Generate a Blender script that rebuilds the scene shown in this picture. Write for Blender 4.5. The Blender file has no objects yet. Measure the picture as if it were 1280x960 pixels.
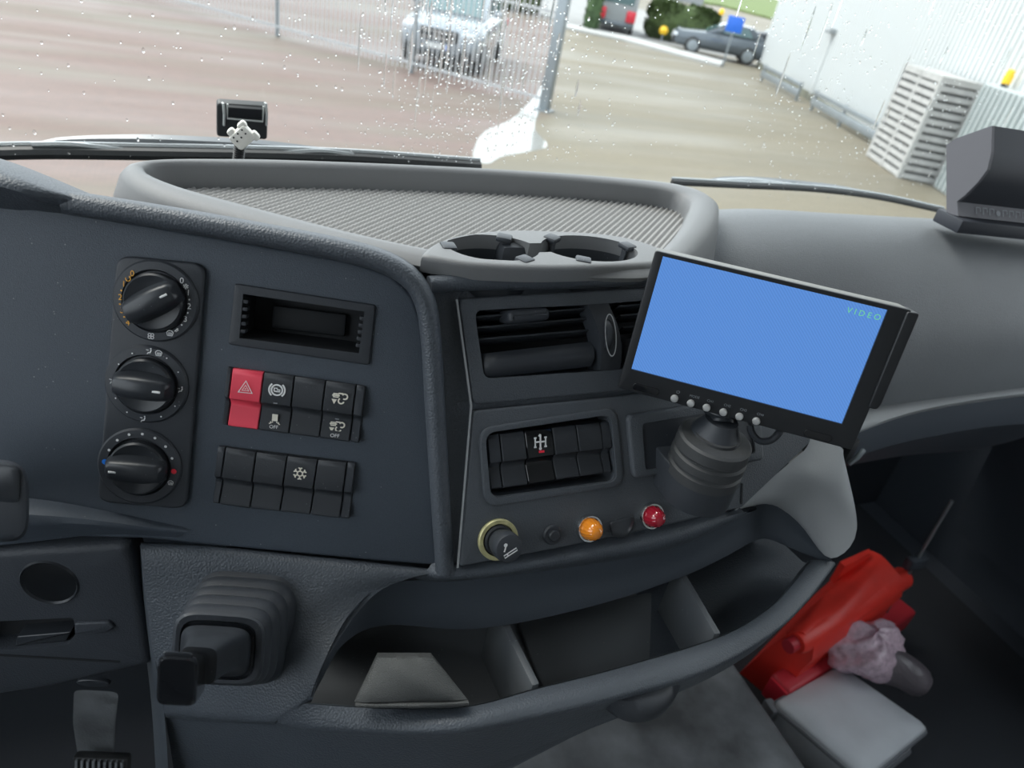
import bpy, bmesh, math, random
import numpy as np
from mathutils import Matrix, Vector

# ------------------------------------------------------------------ camera
F = 887.0                                   # focal length in pixels of a 1280 x 960 frame
def nrm(v):
    v = np.array(v, float); return v / np.linalg.norm(v)
_dn = nrm((351 - 640, 1900 - 480, F))       # world "down" seen by the camera (nadir vanishing point)
_hx = nrm((2775 - 640, 360 - 480, F))       # cab lateral axis (its vanishing point)
_hx = nrm(_hx - _dn * _hx.dot(_dn))
R = np.stack([_hx, np.cross(-_dn, _hx), -_dn])   # world = R @ camera (x right, y down, z forward)
C = np.array([0, 0, 2.5])
ZG = -0.4                                   # ground of the yard
def ray(u, v): return R @ np.array([(u - 640) / F, (v - 480) / F, 1.0])
def at(u, v, d): return C + ray(u, v) * d
def hitz(u, v, z):
    r = ray(u, v); return C + r * ((z - C[2]) / r[2])
def hity(u, v, y):
    r = ray(u, v); return C + r * (y / r[1])
def hitx(u, v, x):
    r = ray(u, v); return C + r * (x / r[0])
def hitp(u, v, o, n):
    r = ray(u, v); return C + r * (np.dot(o - C, n) / np.dot(r, n))

scene = bpy.context.scene
cd = bpy.data.cameras.new('camera'); cam = bpy.data.objects.new('camera', cd)
scene.collection.objects.link(cam); scene.camera = cam
cd.sensor_fit = 'HORIZONTAL'; cd.sensor_width = 36.0; cd.lens = 36.0 * F / 1280.0
cd.clip_start = 0.02; cd.clip_end = 500
M3 = np.stack([R @ [1, 0, 0], R @ [0, -1, 0], R @ [0, 0, -1]], axis=1)
cam.matrix_world = Matrix([list(M3[i]) + [C[i]] for i in range(3)] + [[0, 0, 0, 1]])
cd.dof.use_dof = True; cd.dof.focus_distance = 0.53; cd.dof.aperture_fstop = 8.5

# ------------------------------------------------------------------ light
world = bpy.data.worlds.new('sky'); scene.world = world; world.use_nodes = True
wn = world.node_tree.nodes; wl = world.node_tree.links
wn['Background'].inputs['Color'].default_value = (0.86, 0.94, 1.0, 1)
wn['Background'].inputs['Strength'].default_value = 2.7
sd = bpy.data.lights.new('sun', 'SUN'); sun = bpy.data.objects.new('sun', sd); scene.collection.objects.link(sun)
sd.energy = 3.4; sd.angle = math.radians(35); sd.color = (1.0, 0.95, 0.88)
sun.rotation_euler = Vector((-0.45, 0.55, 0.9)).to_track_quat('Z', 'Y').to_euler()
scene.view_settings.view_transform = 'Standard'; scene.view_settings.look = 'None'
scene.view_settings.exposure = 0.0; scene.view_settings.gamma = 1.0
scene.view_settings.use_curve_mapping = False
scene.cycles.use_denoising = True
scene.cycles.max_bounces = 8; scene.cycles.transparent_max_bounces = 16

# ------------------------------------------------------------------ materials
MATS = {}
def mat(name, col, rough=0.6, metal=0.0, grain=None, spec=0.5, var=0.0, vscale=8.0, emit=None, estr=1.0, alpha=1.0, trans=0.0, ior=1.45, coat=0.0, specks=0.0):
    m = bpy.data.materials.new(name); m.use_nodes = True
    nt = m.node_tree; b = nt.nodes['Principled BSDF']
    b.inputs['Base Color'].default_value = (*col, 1); b.inputs['Roughness'].default_value = rough
    b.inputs['Metallic'].default_value = metal; b.inputs['Specular IOR Level'].default_value = spec
    b.inputs['IOR'].default_value = ior; b.inputs['Transmission Weight'].default_value = trans
    b.inputs['Coat Weight'].default_value = coat; b.inputs['Coat Roughness'].default_value = 0.08
    if emit:
        b.inputs['Emission Color'].default_value = (*emit, 1); b.inputs['Emission Strength'].default_value = estr
    tc = nt.nodes.new('ShaderNodeTexCoord')
    if var or specks:
        last = None
        rgb = nt.nodes.new('ShaderNodeRGB'); rgb.outputs[0].default_value = (*col, 1); last = rgb.outputs[0]
        if var:
            nz = nt.nodes.new('ShaderNodeTexNoise'); nz.inputs['Scale'].default_value = vscale; nz.inputs['Detail'].default_value = 5
            nt.links.new(tc.outputs['Object'], nz.inputs['Vector'])
            mr = nt.nodes.new('ShaderNodeMapRange'); mr.inputs[1].default_value = 0.3; mr.inputs[2].default_value = 0.7
            mr.inputs[3].default_value = 1 - var; mr.inputs[4].default_value = 1 + var
            nt.links.new(nz.outputs['Fac'], mr.inputs[0])
            mx = nt.nodes.new('ShaderNodeVectorMath'); mx.operation = 'SCALE'
            nt.links.new(last, mx.inputs[0]); nt.links.new(mr.outputs[0], mx.inputs['Scale']); last = mx.outputs[0]
        if specks:                          # light dust specks
            vo = nt.nodes.new('ShaderNodeTexVoronoi'); vo.inputs['Scale'].default_value = 260
            nt.links.new(tc.outputs['Object'], vo.inputs['Vector'])
            lt = nt.nodes.new('ShaderNodeMath'); lt.operation = 'LESS_THAN'; lt.inputs[1].default_value = 0.11
            nt.links.new(vo.outputs['Distance'], lt.inputs[0])
            n2 = nt.nodes.new('ShaderNodeTexNoise'); n2.inputs['Scale'].default_value = 60; nt.links.new(tc.outputs['Object'], n2.inputs['Vector'])
            gt = nt.nodes.new('ShaderNodeMath'); gt.operation = 'GREATER_THAN'; gt.inputs[1].default_value = 0.6
            nt.links.new(n2.outputs['Fac'], gt.inputs[0])
            mu = nt.nodes.new('ShaderNodeMath'); mu.operation = 'MULTIPLY'; nt.links.new(lt.outputs[0], mu.inputs[0]); nt.links.new(gt.outputs[0], mu.inputs[1])
            mu2 = nt.nodes.new('ShaderNodeMath'); mu2.operation = 'MULTIPLY'; mu2.inputs[1].default_value = specks; nt.links.new(mu.outputs[0], mu2.inputs[0])
            mxx = nt.nodes.new('ShaderNodeMix'); mxx.data_type = 'RGBA'; nt.links.new(mu2.outputs[0], mxx.inputs['Factor'])
            nt.links.new(last, mxx.inputs[6]); mxx.inputs[7].default_value = (0.35, 0.36, 0.37, 1); last = mxx.outputs[2]
        nt.links.new(last, b.inputs['Base Color'])
    if grain:                               # (kind, scale, strength)
        kind, sc, st = grain
        bp = nt.nodes.new('ShaderNodeBump'); bp.inputs['Strength'].default_value = st; bp.inputs['Distance'].default_value = 0.0006
        if kind == 'leather':
            t = nt.nodes.new('ShaderNodeTexVoronoi'); t.inputs['Scale'].default_value = sc; out = t.outputs['Distance']; bp.invert = True
        else:
            t = nt.nodes.new('ShaderNodeTexNoise'); t.inputs['Scale'].default_value = sc; t.inputs['Detail'].default_value = 3; out = t.outputs['Fac']
        nt.links.new(tc.outputs['Object'], t.inputs['Vector']); nt.links.new(out, bp.inputs['Height'])
        nt.links.new(bp.outputs['Normal'], b.inputs['Normal'])
    MATS[name] = m; return m

mat('panel', (0.058, 0.072, 0.092), 0.5, grain=('noise', 1500, 0.55), var=0.06, vscale=900, specks=0.5)
mat('skin', (0.066, 0.077, 0.092), 0.45, grain=('leather', 650, 0.55), var=0.05, vscale=20)
mat('skin_fine', (0.075, 0.085, 0.098), 0.55, grain=('leather', 900, 0.45), specks=0.2)
mat('tray_grey', (0.175, 0.18, 0.185), 0.5, grain=('noise', 1800, 0.4), var=0.04)
mat('mat_rubber', (0.26, 0.257, 0.252), 0.55, grain=('noise', 1500, 0.2))
mat('passenger', (0.135, 0.145, 0.155), 0.5, grain=('leather', 800, 0.35), var=0.10, vscale=6)
mat('wing_grey', (0.33, 0.345, 0.355), 0.55, grain=('noise', 1500, 0.4))
mat('black_plastic', (0.035, 0.040, 0.048), 0.45, grain=('noise', 1500, 0.25), specks=0.25)
mat('black_satin', (0.028, 0.032, 0.038), 0.32, specks=0.2)
mat('black_gloss', (0.010, 0.011, 0.013), 0.08)
mat('hole_black', (0.012, 0.014, 0.017), 0.7)
mat('switch_black', (0.030, 0.034, 0.040), 0.5, grain=('noise', 2000, 0.35), specks=0.2)
mat('red_switch', (0.80, 0.065, 0.105), 0.45, grain=('noise', 2000, 0.1))
mat('print_white', (0.75, 0.76, 0.76), 0.6)
mat('print_cream', (0.75, 0.72, 0.62), 0.6)
mat('print_orange', (0.85, 0.42, 0.05), 0.6)
mat('print_blue', (0.02, 0.22, 0.85), 0.5)
mat('print_red', (0.85, 0.03, 0.06), 0.5)
mat('print_grey', (0.25, 0.27, 0.29), 0.6)
mat('chrome', (0.75, 0.75, 0.74), 0.18, 1.0)
mat('brass_ring', (0.50, 0.47, 0.25), 0.35, 0.3, var=0.2, vscale=200)
mat('amber', (0.85, 0.27, 0.02), 0.12, spec=0.7, coat=0.6)
mat('ruby', (0.36, 0.012, 0.03), 0.12, spec=0.7, coat=0.6)
mat('silver_button', (0.62, 0.63, 0.63), 0.3, 0.6)
mat('monitor_black', (0.016, 0.018, 0.021), 0.38)
mat('monitor_top', (0.05, 0.053, 0.056), 0.5, grain=('noise', 2500, 0.4))
mat('monitor_shell', (0.17, 0.17, 0.16), 0.45, grain=('noise', 2500, 0.4))
mat('galvanised', (0.42, 0.46, 0.46), 0.45, 0.2, var=0.1, vscale=3)
mat('shelf_dark', (0.115, 0.125, 0.135), 0.5, grain=('noise', 1500, 0.3), specks=0.6)
mat('pouch_grey', (0.070, 0.074, 0.074), 0.6, grain=('leather', 1200, 0.6))
mat('case_grey', (0.58, 0.61, 0.65), 0.55, grain=('noise', 120, 0.5), var=0.06, vscale=15)
mat('case_edge', (0.16, 0.17, 0.19), 0.6)
mat('red_vinyl', (0.82, 0.05, 0.035), 0.4, var=0.08, vscale=20)
mat('red_dark', (0.50, 0.03, 0.045), 0.45)
mat('bubble', (0.80, 0.62, 0.73), 0.25, spec=0.8, trans=0.25, var=0.2, vscale=120, grain=('leather', 160, 1.0))
mat('carpet', (0.030, 0.035, 0.043), 0.9, grain=('noise', 600, 1.0))
mat('tunnel_mat', (0.15, 0.16, 0.17), 0.6, grain=('leather', 350, 0.5), var=0.55, vscale=11, specks=0.5)
mat('dark_trim', (0.050, 0.061, 0.077), 0.6, grain=('noise', 900, 0.3))
mat('knee', (0.040, 0.046, 0.056), 0.55, grain=('leather', 800, 0.35))
mat('headliner', (0.36, 0.36, 0.35), 0.9)
mat('body_paint', (0.55, 0.56, 0.57), 0.4)
mat('rubber', (0.022, 0.023, 0.024), 0.5)
mat('wiper_metal', (0.16, 0.17, 0.18), 0.3, 0.4)
mat('wiper_shine', (0.42, 0.44, 0.45), 0.25, 0.5)
mat('connector', (0.72, 0.70, 0.64), 0.45)
mat('clip_black', (0.045, 0.048, 0.05), 0.45)
mat('clear_plastic', (0.6, 0.62, 0.6), 0.15)
mat('box_grey', (0.13, 0.13, 0.145), 0.6, grain=('noise', 1200, 0.3))
mat('box_dark', (0.030, 0.034, 0.044), 0.55)
mat('steel', (0.26, 0.29, 0.31), 0.4, 0.5, var=0.1, vscale=3)
mat('bar_white', (0.48, 0.49, 0.50), 0.45, var=0.1, vscale=2)
mat('car_silver', (0.32, 0.36, 0.40), 0.22, 0.45, coat=0.8)
mat('car_grey', (0.10, 0.12, 0.14), 0.25, 0.4, coat=0.6)
mat('car_dark', (0.03, 0.033, 0.04), 0.3, 0.2)
mat('car_glass', (0.10, 0.17, 0.18), 0.06, spec=0.9)
mat('car_black', (0.02, 0.022, 0.025), 0.4)
mat('lamp_glass', (0.65, 0.70, 0.75), 0.1, spec=0.9)
mat('tail_red', (0.60, 0.03, 0.05), 0.25)
mat('van_grey', (0.28, 0.30, 0.31), 0.35)
mat('wall_white', (0.59, 0.61, 0.61), 0.5)
mat('plinth', (0.17, 0.175, 0.14), 0.9, var=0.3, vscale=3)
mat('crate_white', (0.42, 0.42, 0.41), 0.6, var=0.12, vscale=5)
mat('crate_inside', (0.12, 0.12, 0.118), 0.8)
mat('sign_blue', (0.03, 0.16, 0.70), 0.4)
mat('yellow', (0.90, 0.55, 0.02), 0.4)
mat('leaf', (0.07, 0.105, 0.035), 0.7, var=0.4, vscale=6)
mat('leaf_dark', (0.05, 0.09, 0.035), 0.7, var=0.4, vscale=6)
mat('grass', (0.12, 0.165, 0.05), 0.9, var=0.3, vscale=1.5)
mat('road', (0.26, 0.26, 0.255), 0.7, var=0.1, vscale=1)
mat('kerb', (0.42, 0.42, 0.41), 0.7)
mat('pale_roof', (0.46, 0.455, 0.43), 0.6)
mat('screen_blue', (0.0, 0.0, 0.0), 0.25)
mat('green_text', (0.0, 0.0, 0.0), 0.4, emit=(0.16, 0.62, 0.30), estr=1.0)

# screen: backlit blue with a fine weave
def screen_nodes():
    m = MATS['screen_blue']; nt = m.node_tree; b = nt.nodes['Principled BSDF']
    tc = nt.nodes.new('ShaderNodeTexCoord'); wv = nt.nodes.new('ShaderNodeTexWave')
    wv.inputs['Scale'].default_value = 260; wv.bands_direction = 'DIAGONAL'; wv.inputs['Distortion'].default_value = 1.5
    wv.inputs['Detail Scale'].default_value = 0.3
    nt.links.new(tc.outputs['Object'], wv.inputs['Vector'])
    cr = nt.nodes.new('ShaderNodeValToRGB'); cr.color_ramp.elements[0].color = (0.088, 0.235, 0.62, 1); cr.color_ramp.elements[1].color = (0.112, 0.285, 0.70, 1)
    nt.links.new(wv.outputs['Fac'], cr.inputs['Fac']); nt.links.new(cr.outputs['Color'], b.inputs['Emission Color'])
    b.inputs['Emission Strength'].default_value = 1.0
screen_nodes()

# ------------------------------------------------------------------ object helpers
COL = scene.collection
WM = {}                                     # object -> world matrix (numpy)
def np_m(o): return WM[o.name]
def frame_matrix(o, x, y, z):
    m = np.eye(4); m[:3, 0] = x; m[:3, 1] = y; m[:3, 2] = z; m[:3, 3] = o; return m
def tag(o, label=None, cat=None, group=None, kind=None):
    if label: o['label'] = label
    if cat: o['category'] = cat
    if group: o['group'] = group
    if kind: o['kind'] = kind
    return o
def thing(name, label, cat, loc=(0, 0, 0), m=None, group=None):
    o = bpy.data.objects.new(name, None); COL.objects.link(o); o.empty_display_size = 0.02
    mm = np.eye(4) if m is None else np.array(m)
    if m is None: mm[:3, 3] = loc
    o.matrix_world = Matrix(mm.tolist()); WM[o.name] = mm
    return tag(o, label, cat, group)

class MB:
    def __init__(s): s.v = []; s.f = []
    def add(s, vs, fs):
        k = len(s.v); s.v += [tuple(float(c) for c in p) for p in vs]; s.f += [tuple(i + k for i in f) for f in fs]; return s
    def xf(s, m):
        a = np.array(s.v); a = a @ np.array(m)[:3, :3].T + np.array(m)[:3, 3]; s.v = [tuple(p) for p in a]; return s
    def box(s, c, size, b=0.0, seg=2, axes=None):
        bm = bmesh.new(); bmesh.ops.create_cube(bm, size=1.0)
        for v in bm.verts: v.co = Vector((v.co.x * size[0], v.co.y * size[1], v.co.z * size[2]))
        if b > 0: bmesh.ops.bevel(bm, geom=list(bm.edges), offset=min(b, min(size) * 0.49), segments=seg, profile=0.5, affect='EDGES')
        bm.verts.index_update()
        A = np.eye(3) if axes is None else np.stack([np.array(a, float) for a in axes], axis=1)
        vs = [A @ np.array(v.co) + np.array(c, float) for v in bm.verts]; fs = [[v.index for v in f.verts] for f in bm.faces]
        bm.free(); return s.add(vs, fs)
    def tube(s, path, r, seg=10, caps=True):
        path = [np.array(p, float) for p in path]; rs = r if hasattr(r, '__len__') else [r] * len(path)
        t0 = nrm(path[1] - path[0]); a = np.cross(t0, (0, 0, 1)) if abs(t0[2]) < 0.9 else np.cross(t0, (1, 0, 0)); a = nrm(a)
        rows = []
        for i, p in enumerate(path):
            t = nrm(path[min(i + 1, len(path) - 1)] - path[max(i - 1, 0)]); a = nrm(a - t * a.dot(t)); b = np.cross(t, a)
            rows.append([p + rs[i] * (math.cos(q) * a + math.sin(q) * b) for q in np.linspace(0, 2 * math.pi, seg, endpoint=False)])
        return s.loft(rows, cu=True, caps=caps)
    def loft(s, rows, cu=False, caps=False):
        n = len(rows[0]); vs = [p for r in rows for p in r]; fs = []
        for i in range(len(rows) - 1):
            for j in range(n if cu else n - 1):
                k = (j + 1) % n; fs.append((i * n + j, i * n + k, (i + 1) * n + k, (i + 1) * n + j))
        if caps: fs.append(tuple(range(n - 1, -1, -1))); fs.append(tuple((len(rows) - 1) * n + j for j in range(n)))
        return s.add(vs, fs)
    def lathe(s, prof, seg=32, o=(0, 0, 0), axes=None):   # prof: (radius, height) along local z
        A = np.eye(3) if axes is None else np.stack([np.array(a, float) for a in axes], axis=1); o = np.array(o, float)
        rows = []
        for r, h in prof:
            rows.append([o + A @ np.array([max(r, 1e-5) * math.cos(q), max(r, 1e-5) * math.sin(q), h]) for q in np.linspace(0, 2 * math.pi, seg, endpoint=False)])
        return s.loft(rows, cu=True, caps=True)
    def plate(s, out, h0, h1, bev=0.0, holes=(), seg=3):
        out = ccw(out); n = len(out); layers = [(out, h0)]
        if bev > 0:
            for k in range(seg + 1):
                q = math.pi / 2 * k / seg; layers.append((offset(out, -bev * (1 - math.cos(q))), h1 - bev + bev * math.sin(q)))
        else: layers.append((out, h1))
        rows = [[(p[0], p[1], h) for p in o] for o, h in layers]
        vs = [p for r in rows for p in r]; fs = []
        for i in range(len(rows) - 1):
            for j in range(n):
                k = (j + 1) % n; fs.append((i * n + j, i * n + k, (i + 1) * n + k, (i + 1) * n + j))
        if not holes: fs.append(tuple((len(rows) - 1) * n + j for j in range(n)))
        fs.append(tuple(range(n - 1, -1, -1))) if not holes else None
        s.add(vs, fs)
        if holes:
            bm = bmesh.new(); edges = []
            for loop in [layers[-1][0]] + [ccw(h) for h in holes]:
                bv = [bm.verts.new((p[0], p[1], h1)) for p in loop]
                for j in range(len(bv)): edges.append(bm.edges.new((bv[j], bv[(j + 1) % len(bv)])))
            bmesh.ops.triangle_fill(bm, use_beauty=True, use_dissolve=False, edges=edges, normal=(0, 0, 1))
            bm.verts.index_update()
            s.add([v.co[:] for v in bm.verts], [[v.index for v in f.verts] if f.normal.z >= 0 else [v.index for v in reversed(f.verts)] for f in bm.faces]); bm.free()
            for h in holes:
                h = ccw(h); m = len(h)
                s.add([(p[0], p[1], h1) for p in h] + [(p[0], p[1], h0) for p in h], [(j, j + m, (j + 1) % m + m, (j + 1) % m) for j in range(m)])
        return s
    def ribbon(s, pts, w, h, closed=False):   # flat printed stroke in the xy plane
        p = [np.array(q, float) for q in pts]; n = len(p); L = []; Rr = []
        for i in range(n):
            a = p[i - 1] if (i > 0 or closed) else p[i]; b = p[(i + 1) % n] if (i < n - 1 or closed) else p[i]
            t = nrm(b - a); nn = np.array([-t[1], t[0]])
            L.append((*(p[i] + nn * w / 2), h)); Rr.append((*(p[i] - nn * w / 2), h))
        m = n if closed else n - 1
        return s.add(L + Rr, [(i + n, (i + 1) % n + n, (i + 1) % n, i) for i in range(m)])
    def poly(s, pts, h): return s.add([(p[0], p[1], h) for p in ccw(pts)], [tuple(range(len(pts)))])
    def disc(s, c, r, h, n=12): return s.poly([(c[0] + r * math.cos(q), c[1] + r * math.sin(q)) for q in np.linspace(0, 2 * math.pi, n, endpoint=False)], h)
    def build(s, name, material, parent=None, world=False, smooth=32, flip=False):
        me = bpy.data.meshes.new(name); vs = s.v
        if world and parent is not None:
            inv = np.linalg.inv(WM[parent.name]); vs = (np.array(vs) @ inv[:3, :3].T + inv[:3, 3]).tolist()
        me.from_pydata(vs, [], s.f); me.update()
        bm = bmesh.new(); bm.from_mesh(me); bmesh.ops.remove_doubles(bm, verts=bm.verts, dist=1e-6)
        bmesh.ops.recalc_face_normals(bm, faces=bm.faces); bm.to_mesh(me); bm.free()
        if smooth: me.shade_smooth(); me.set_sharp_from_angle(angle=math.radians(smooth))
        me.materials.append(MATS[material] if isinstance(material, str) else material)
        o = bpy.data.objects.new(name, me); COL.objects.link(o)
        if parent is not None: o.parent = parent; WM[o.name] = WM[parent.name]
        else: WM[o.name] = np.eye(4)
        return o

def ccw(p):
    p = [tuple(float(c) for c in q[:2]) for q in p]; a = sum(p[i][0] * p[(i + 1) % len(p)][1] - p[(i + 1) % len(p)][0] * p[i][1] for i in range(len(p)))
    return p if a > 0 else p[::-1]
def offset(p, d):                           # ccw outline, positive d grows it
    n = len(p); out = []
    for i in range(n):
        a, b, c = np.array(p[i - 1]), np.array(p[i]), np.array(p[(i + 1) % n])
        e1, e2 = nrm(b - a), nrm(c - b); n1, n2 = np.array([e1[1], -e1[0]]), np.array([e2[1], -e2[0]])
        m = n1 + n2; k = max(m.dot(m) / 2, 0.35); out.append(tuple(b + m / k * d))
    return out
def rnd(p, r, seg=5):                       # round the corners of an outline
    p = ccw(p); n = len(p); rs = r if hasattr(r, '__len__') else [r] * n; out = []
    for i in range(n):
        a, b, c = np.array(p[i - 1]), np.array(p[i]), np.array(p[(i + 1) % n]); r_ = rs[i]
        if r_ <= 0: out.append(tuple(b)); continue
        l1, l2 = np.linalg.norm(a - b), np.linalg.norm(c - b); q = min(r_, l1 * 0.48, l2 * 0.48)
        s_, e_ = b + (a - b) / l1 * q, b + (c - b) / l2 * q
        for t in np.linspace(0, 1, seg + 1): out.append(tuple((1 - t) ** 2 * s_ + 2 * t * (1 - t) * b + t * t * e_))
    return out
def circ(c, r, n=40, ry=None): return [(c[0] + r * math.cos(q), c[1] + (ry or r) * math.sin(q)) for q in np.linspace(0, 2 * math.pi, n, endpoint=False)]
def cr(pts, n, closed=False):               # Catmull-Rom resample to n points
    P = np.array([np.array(p, float) for p in pts]); m = len(P)
    if m == 2: return [P[0] + (P[1] - P[0]) * t for t in np.linspace(0, 1, n)]
    seg = np.array([np.linalg.norm(P[(i + 1) % m] - P[i]) for i in range(m if closed else m - 1)]); cum = np.concatenate([[0], np.cumsum(seg)])
    out = []
    for t in np.linspace(0, cum[-1], n, endpoint=not closed):
        i = min(int(np.searchsorted(cum, t, side='right')) - 1, len(seg) - 1); f = (t - cum[i]) / max(seg[i], 1e-9)
        g = lambda k: P[k % m] if closed else (P[k] if 0 <= k < m else (2 * P[0] - P[1] if k < 0 else 2 * P[-1] - P[-2]))
        a, b, c, d = g(i - 1), g(i), g(i + 1), g(i + 2)
        out.append(0.5 * (2 * b + (c - a) * f + (2 * a - 5 * b + 4 * c - d) * f * f + (3 * b - a - 3 * c + d) * f ** 3))
    return out
def surf(rows, nu, nv):                     # smooth patch through a grid of control points
    rr = [cr(r, nu) for r in rows]; cols = [cr([r[j] for r in rr], nv) for j in range(nu)]
    return [[cols[j][i] for j in range(nu)] for i in range(nv)]
def sweep(path, prof, up, side=None, caps=True):        # prof (s, h): s across the path, h along `up`
    P = [np.array(p, float) for p in path]; rows = []
    for i, p in enumerate(P):
        t = nrm(P[min(i + 1, len(P) - 1)] - P[max(i - 1, 0)]); u = nrm(np.array(up, float) - t * np.dot(up, t)); w = np.cross(t, u)
        rows.append([p + w * a + u * b for a, b in prof])
    return MB().loft(rows, cu=True, caps=caps)

class Frame:
    def __init__(s, o, x, y): s.o = np.array(o, float); s.x = nrm(x); s.y = nrm(np.array(y) - s.x * np.dot(s.x, y)); s.z = np.cross(s.x, s.y)
    def loc(s, u, v, h=0.0):
        q = hitp(u, v, s.o + s.z * h, s.z) - s.o; return (float(q.dot(s.x)), float(q.dot(s.y)))
    def pt(s, u, v, h=0.0): return hitp(u, v, s.o + s.z * h, s.z)
    def out(s, pts, h=0.0): return [s.loc(u, v, h) for u, v in pts]
    def m(s, o=None): return frame_matrix(s.o if o is None else o, s.x, s.y, s.z)
    def sub(s, u, v, h=0.0): return Frame(s.pt(u, v, h), s.x, s.y)

A = Frame(at(365, 500, 0.48), (0.9541, -0.2995, 0), (0.1011, 0.3235, 0.9408))      # driver-side panel, turned to the driver
B = Frame(at(685, 570, 0.53), (1, 0, 0), (0, 0.4655, 0.885))                       # centre panel

# ------------------------------------------------------------------ text and icons
_fc = {}
def glyphs(txt, size):
    if txt not in _fc:
        cu = bpy.data.curves.new('font', 'FONT'); cu.body = txt; cu.size = 1.0; cu.align_x = 'CENTER'; cu.align_y = 'CENTER'; cu.resolution_u = 3
        ob = bpy.data.objects.new('font', cu); COL.objects.link(ob)
        dg = bpy.context.evaluated_depsgraph_get(); me = bpy.data.meshes.new_from_object(ob.evaluated_get(dg))
        _fc[txt] = ([v.co[:] for v in me.vertices], [list(p.vertices) for p in me.polygons])
        bpy.data.objects.remove(ob); bpy.data.curves.remove(cu); bpy.data.meshes.remove(me)
    return _fc[txt]
def text(mb, txt, c, size, h, rot=0.0):
    vs, fs = glyphs(txt, size); ca, sa = math.cos(rot), math.sin(rot)
    return mb.add([(c[0] + size * (x * ca - y * sa), c[1] + size * (x * sa + y * ca), h) for x, y, _ in vs], fs)
def arc(c, r, a0, a1, n=14, ry=None): return [(c[0] + r * math.cos(math.radians(q)), c[1] + (ry or r) * math.sin(math.radians(q))) for q in np.linspace(a0, a1, n)]
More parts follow.
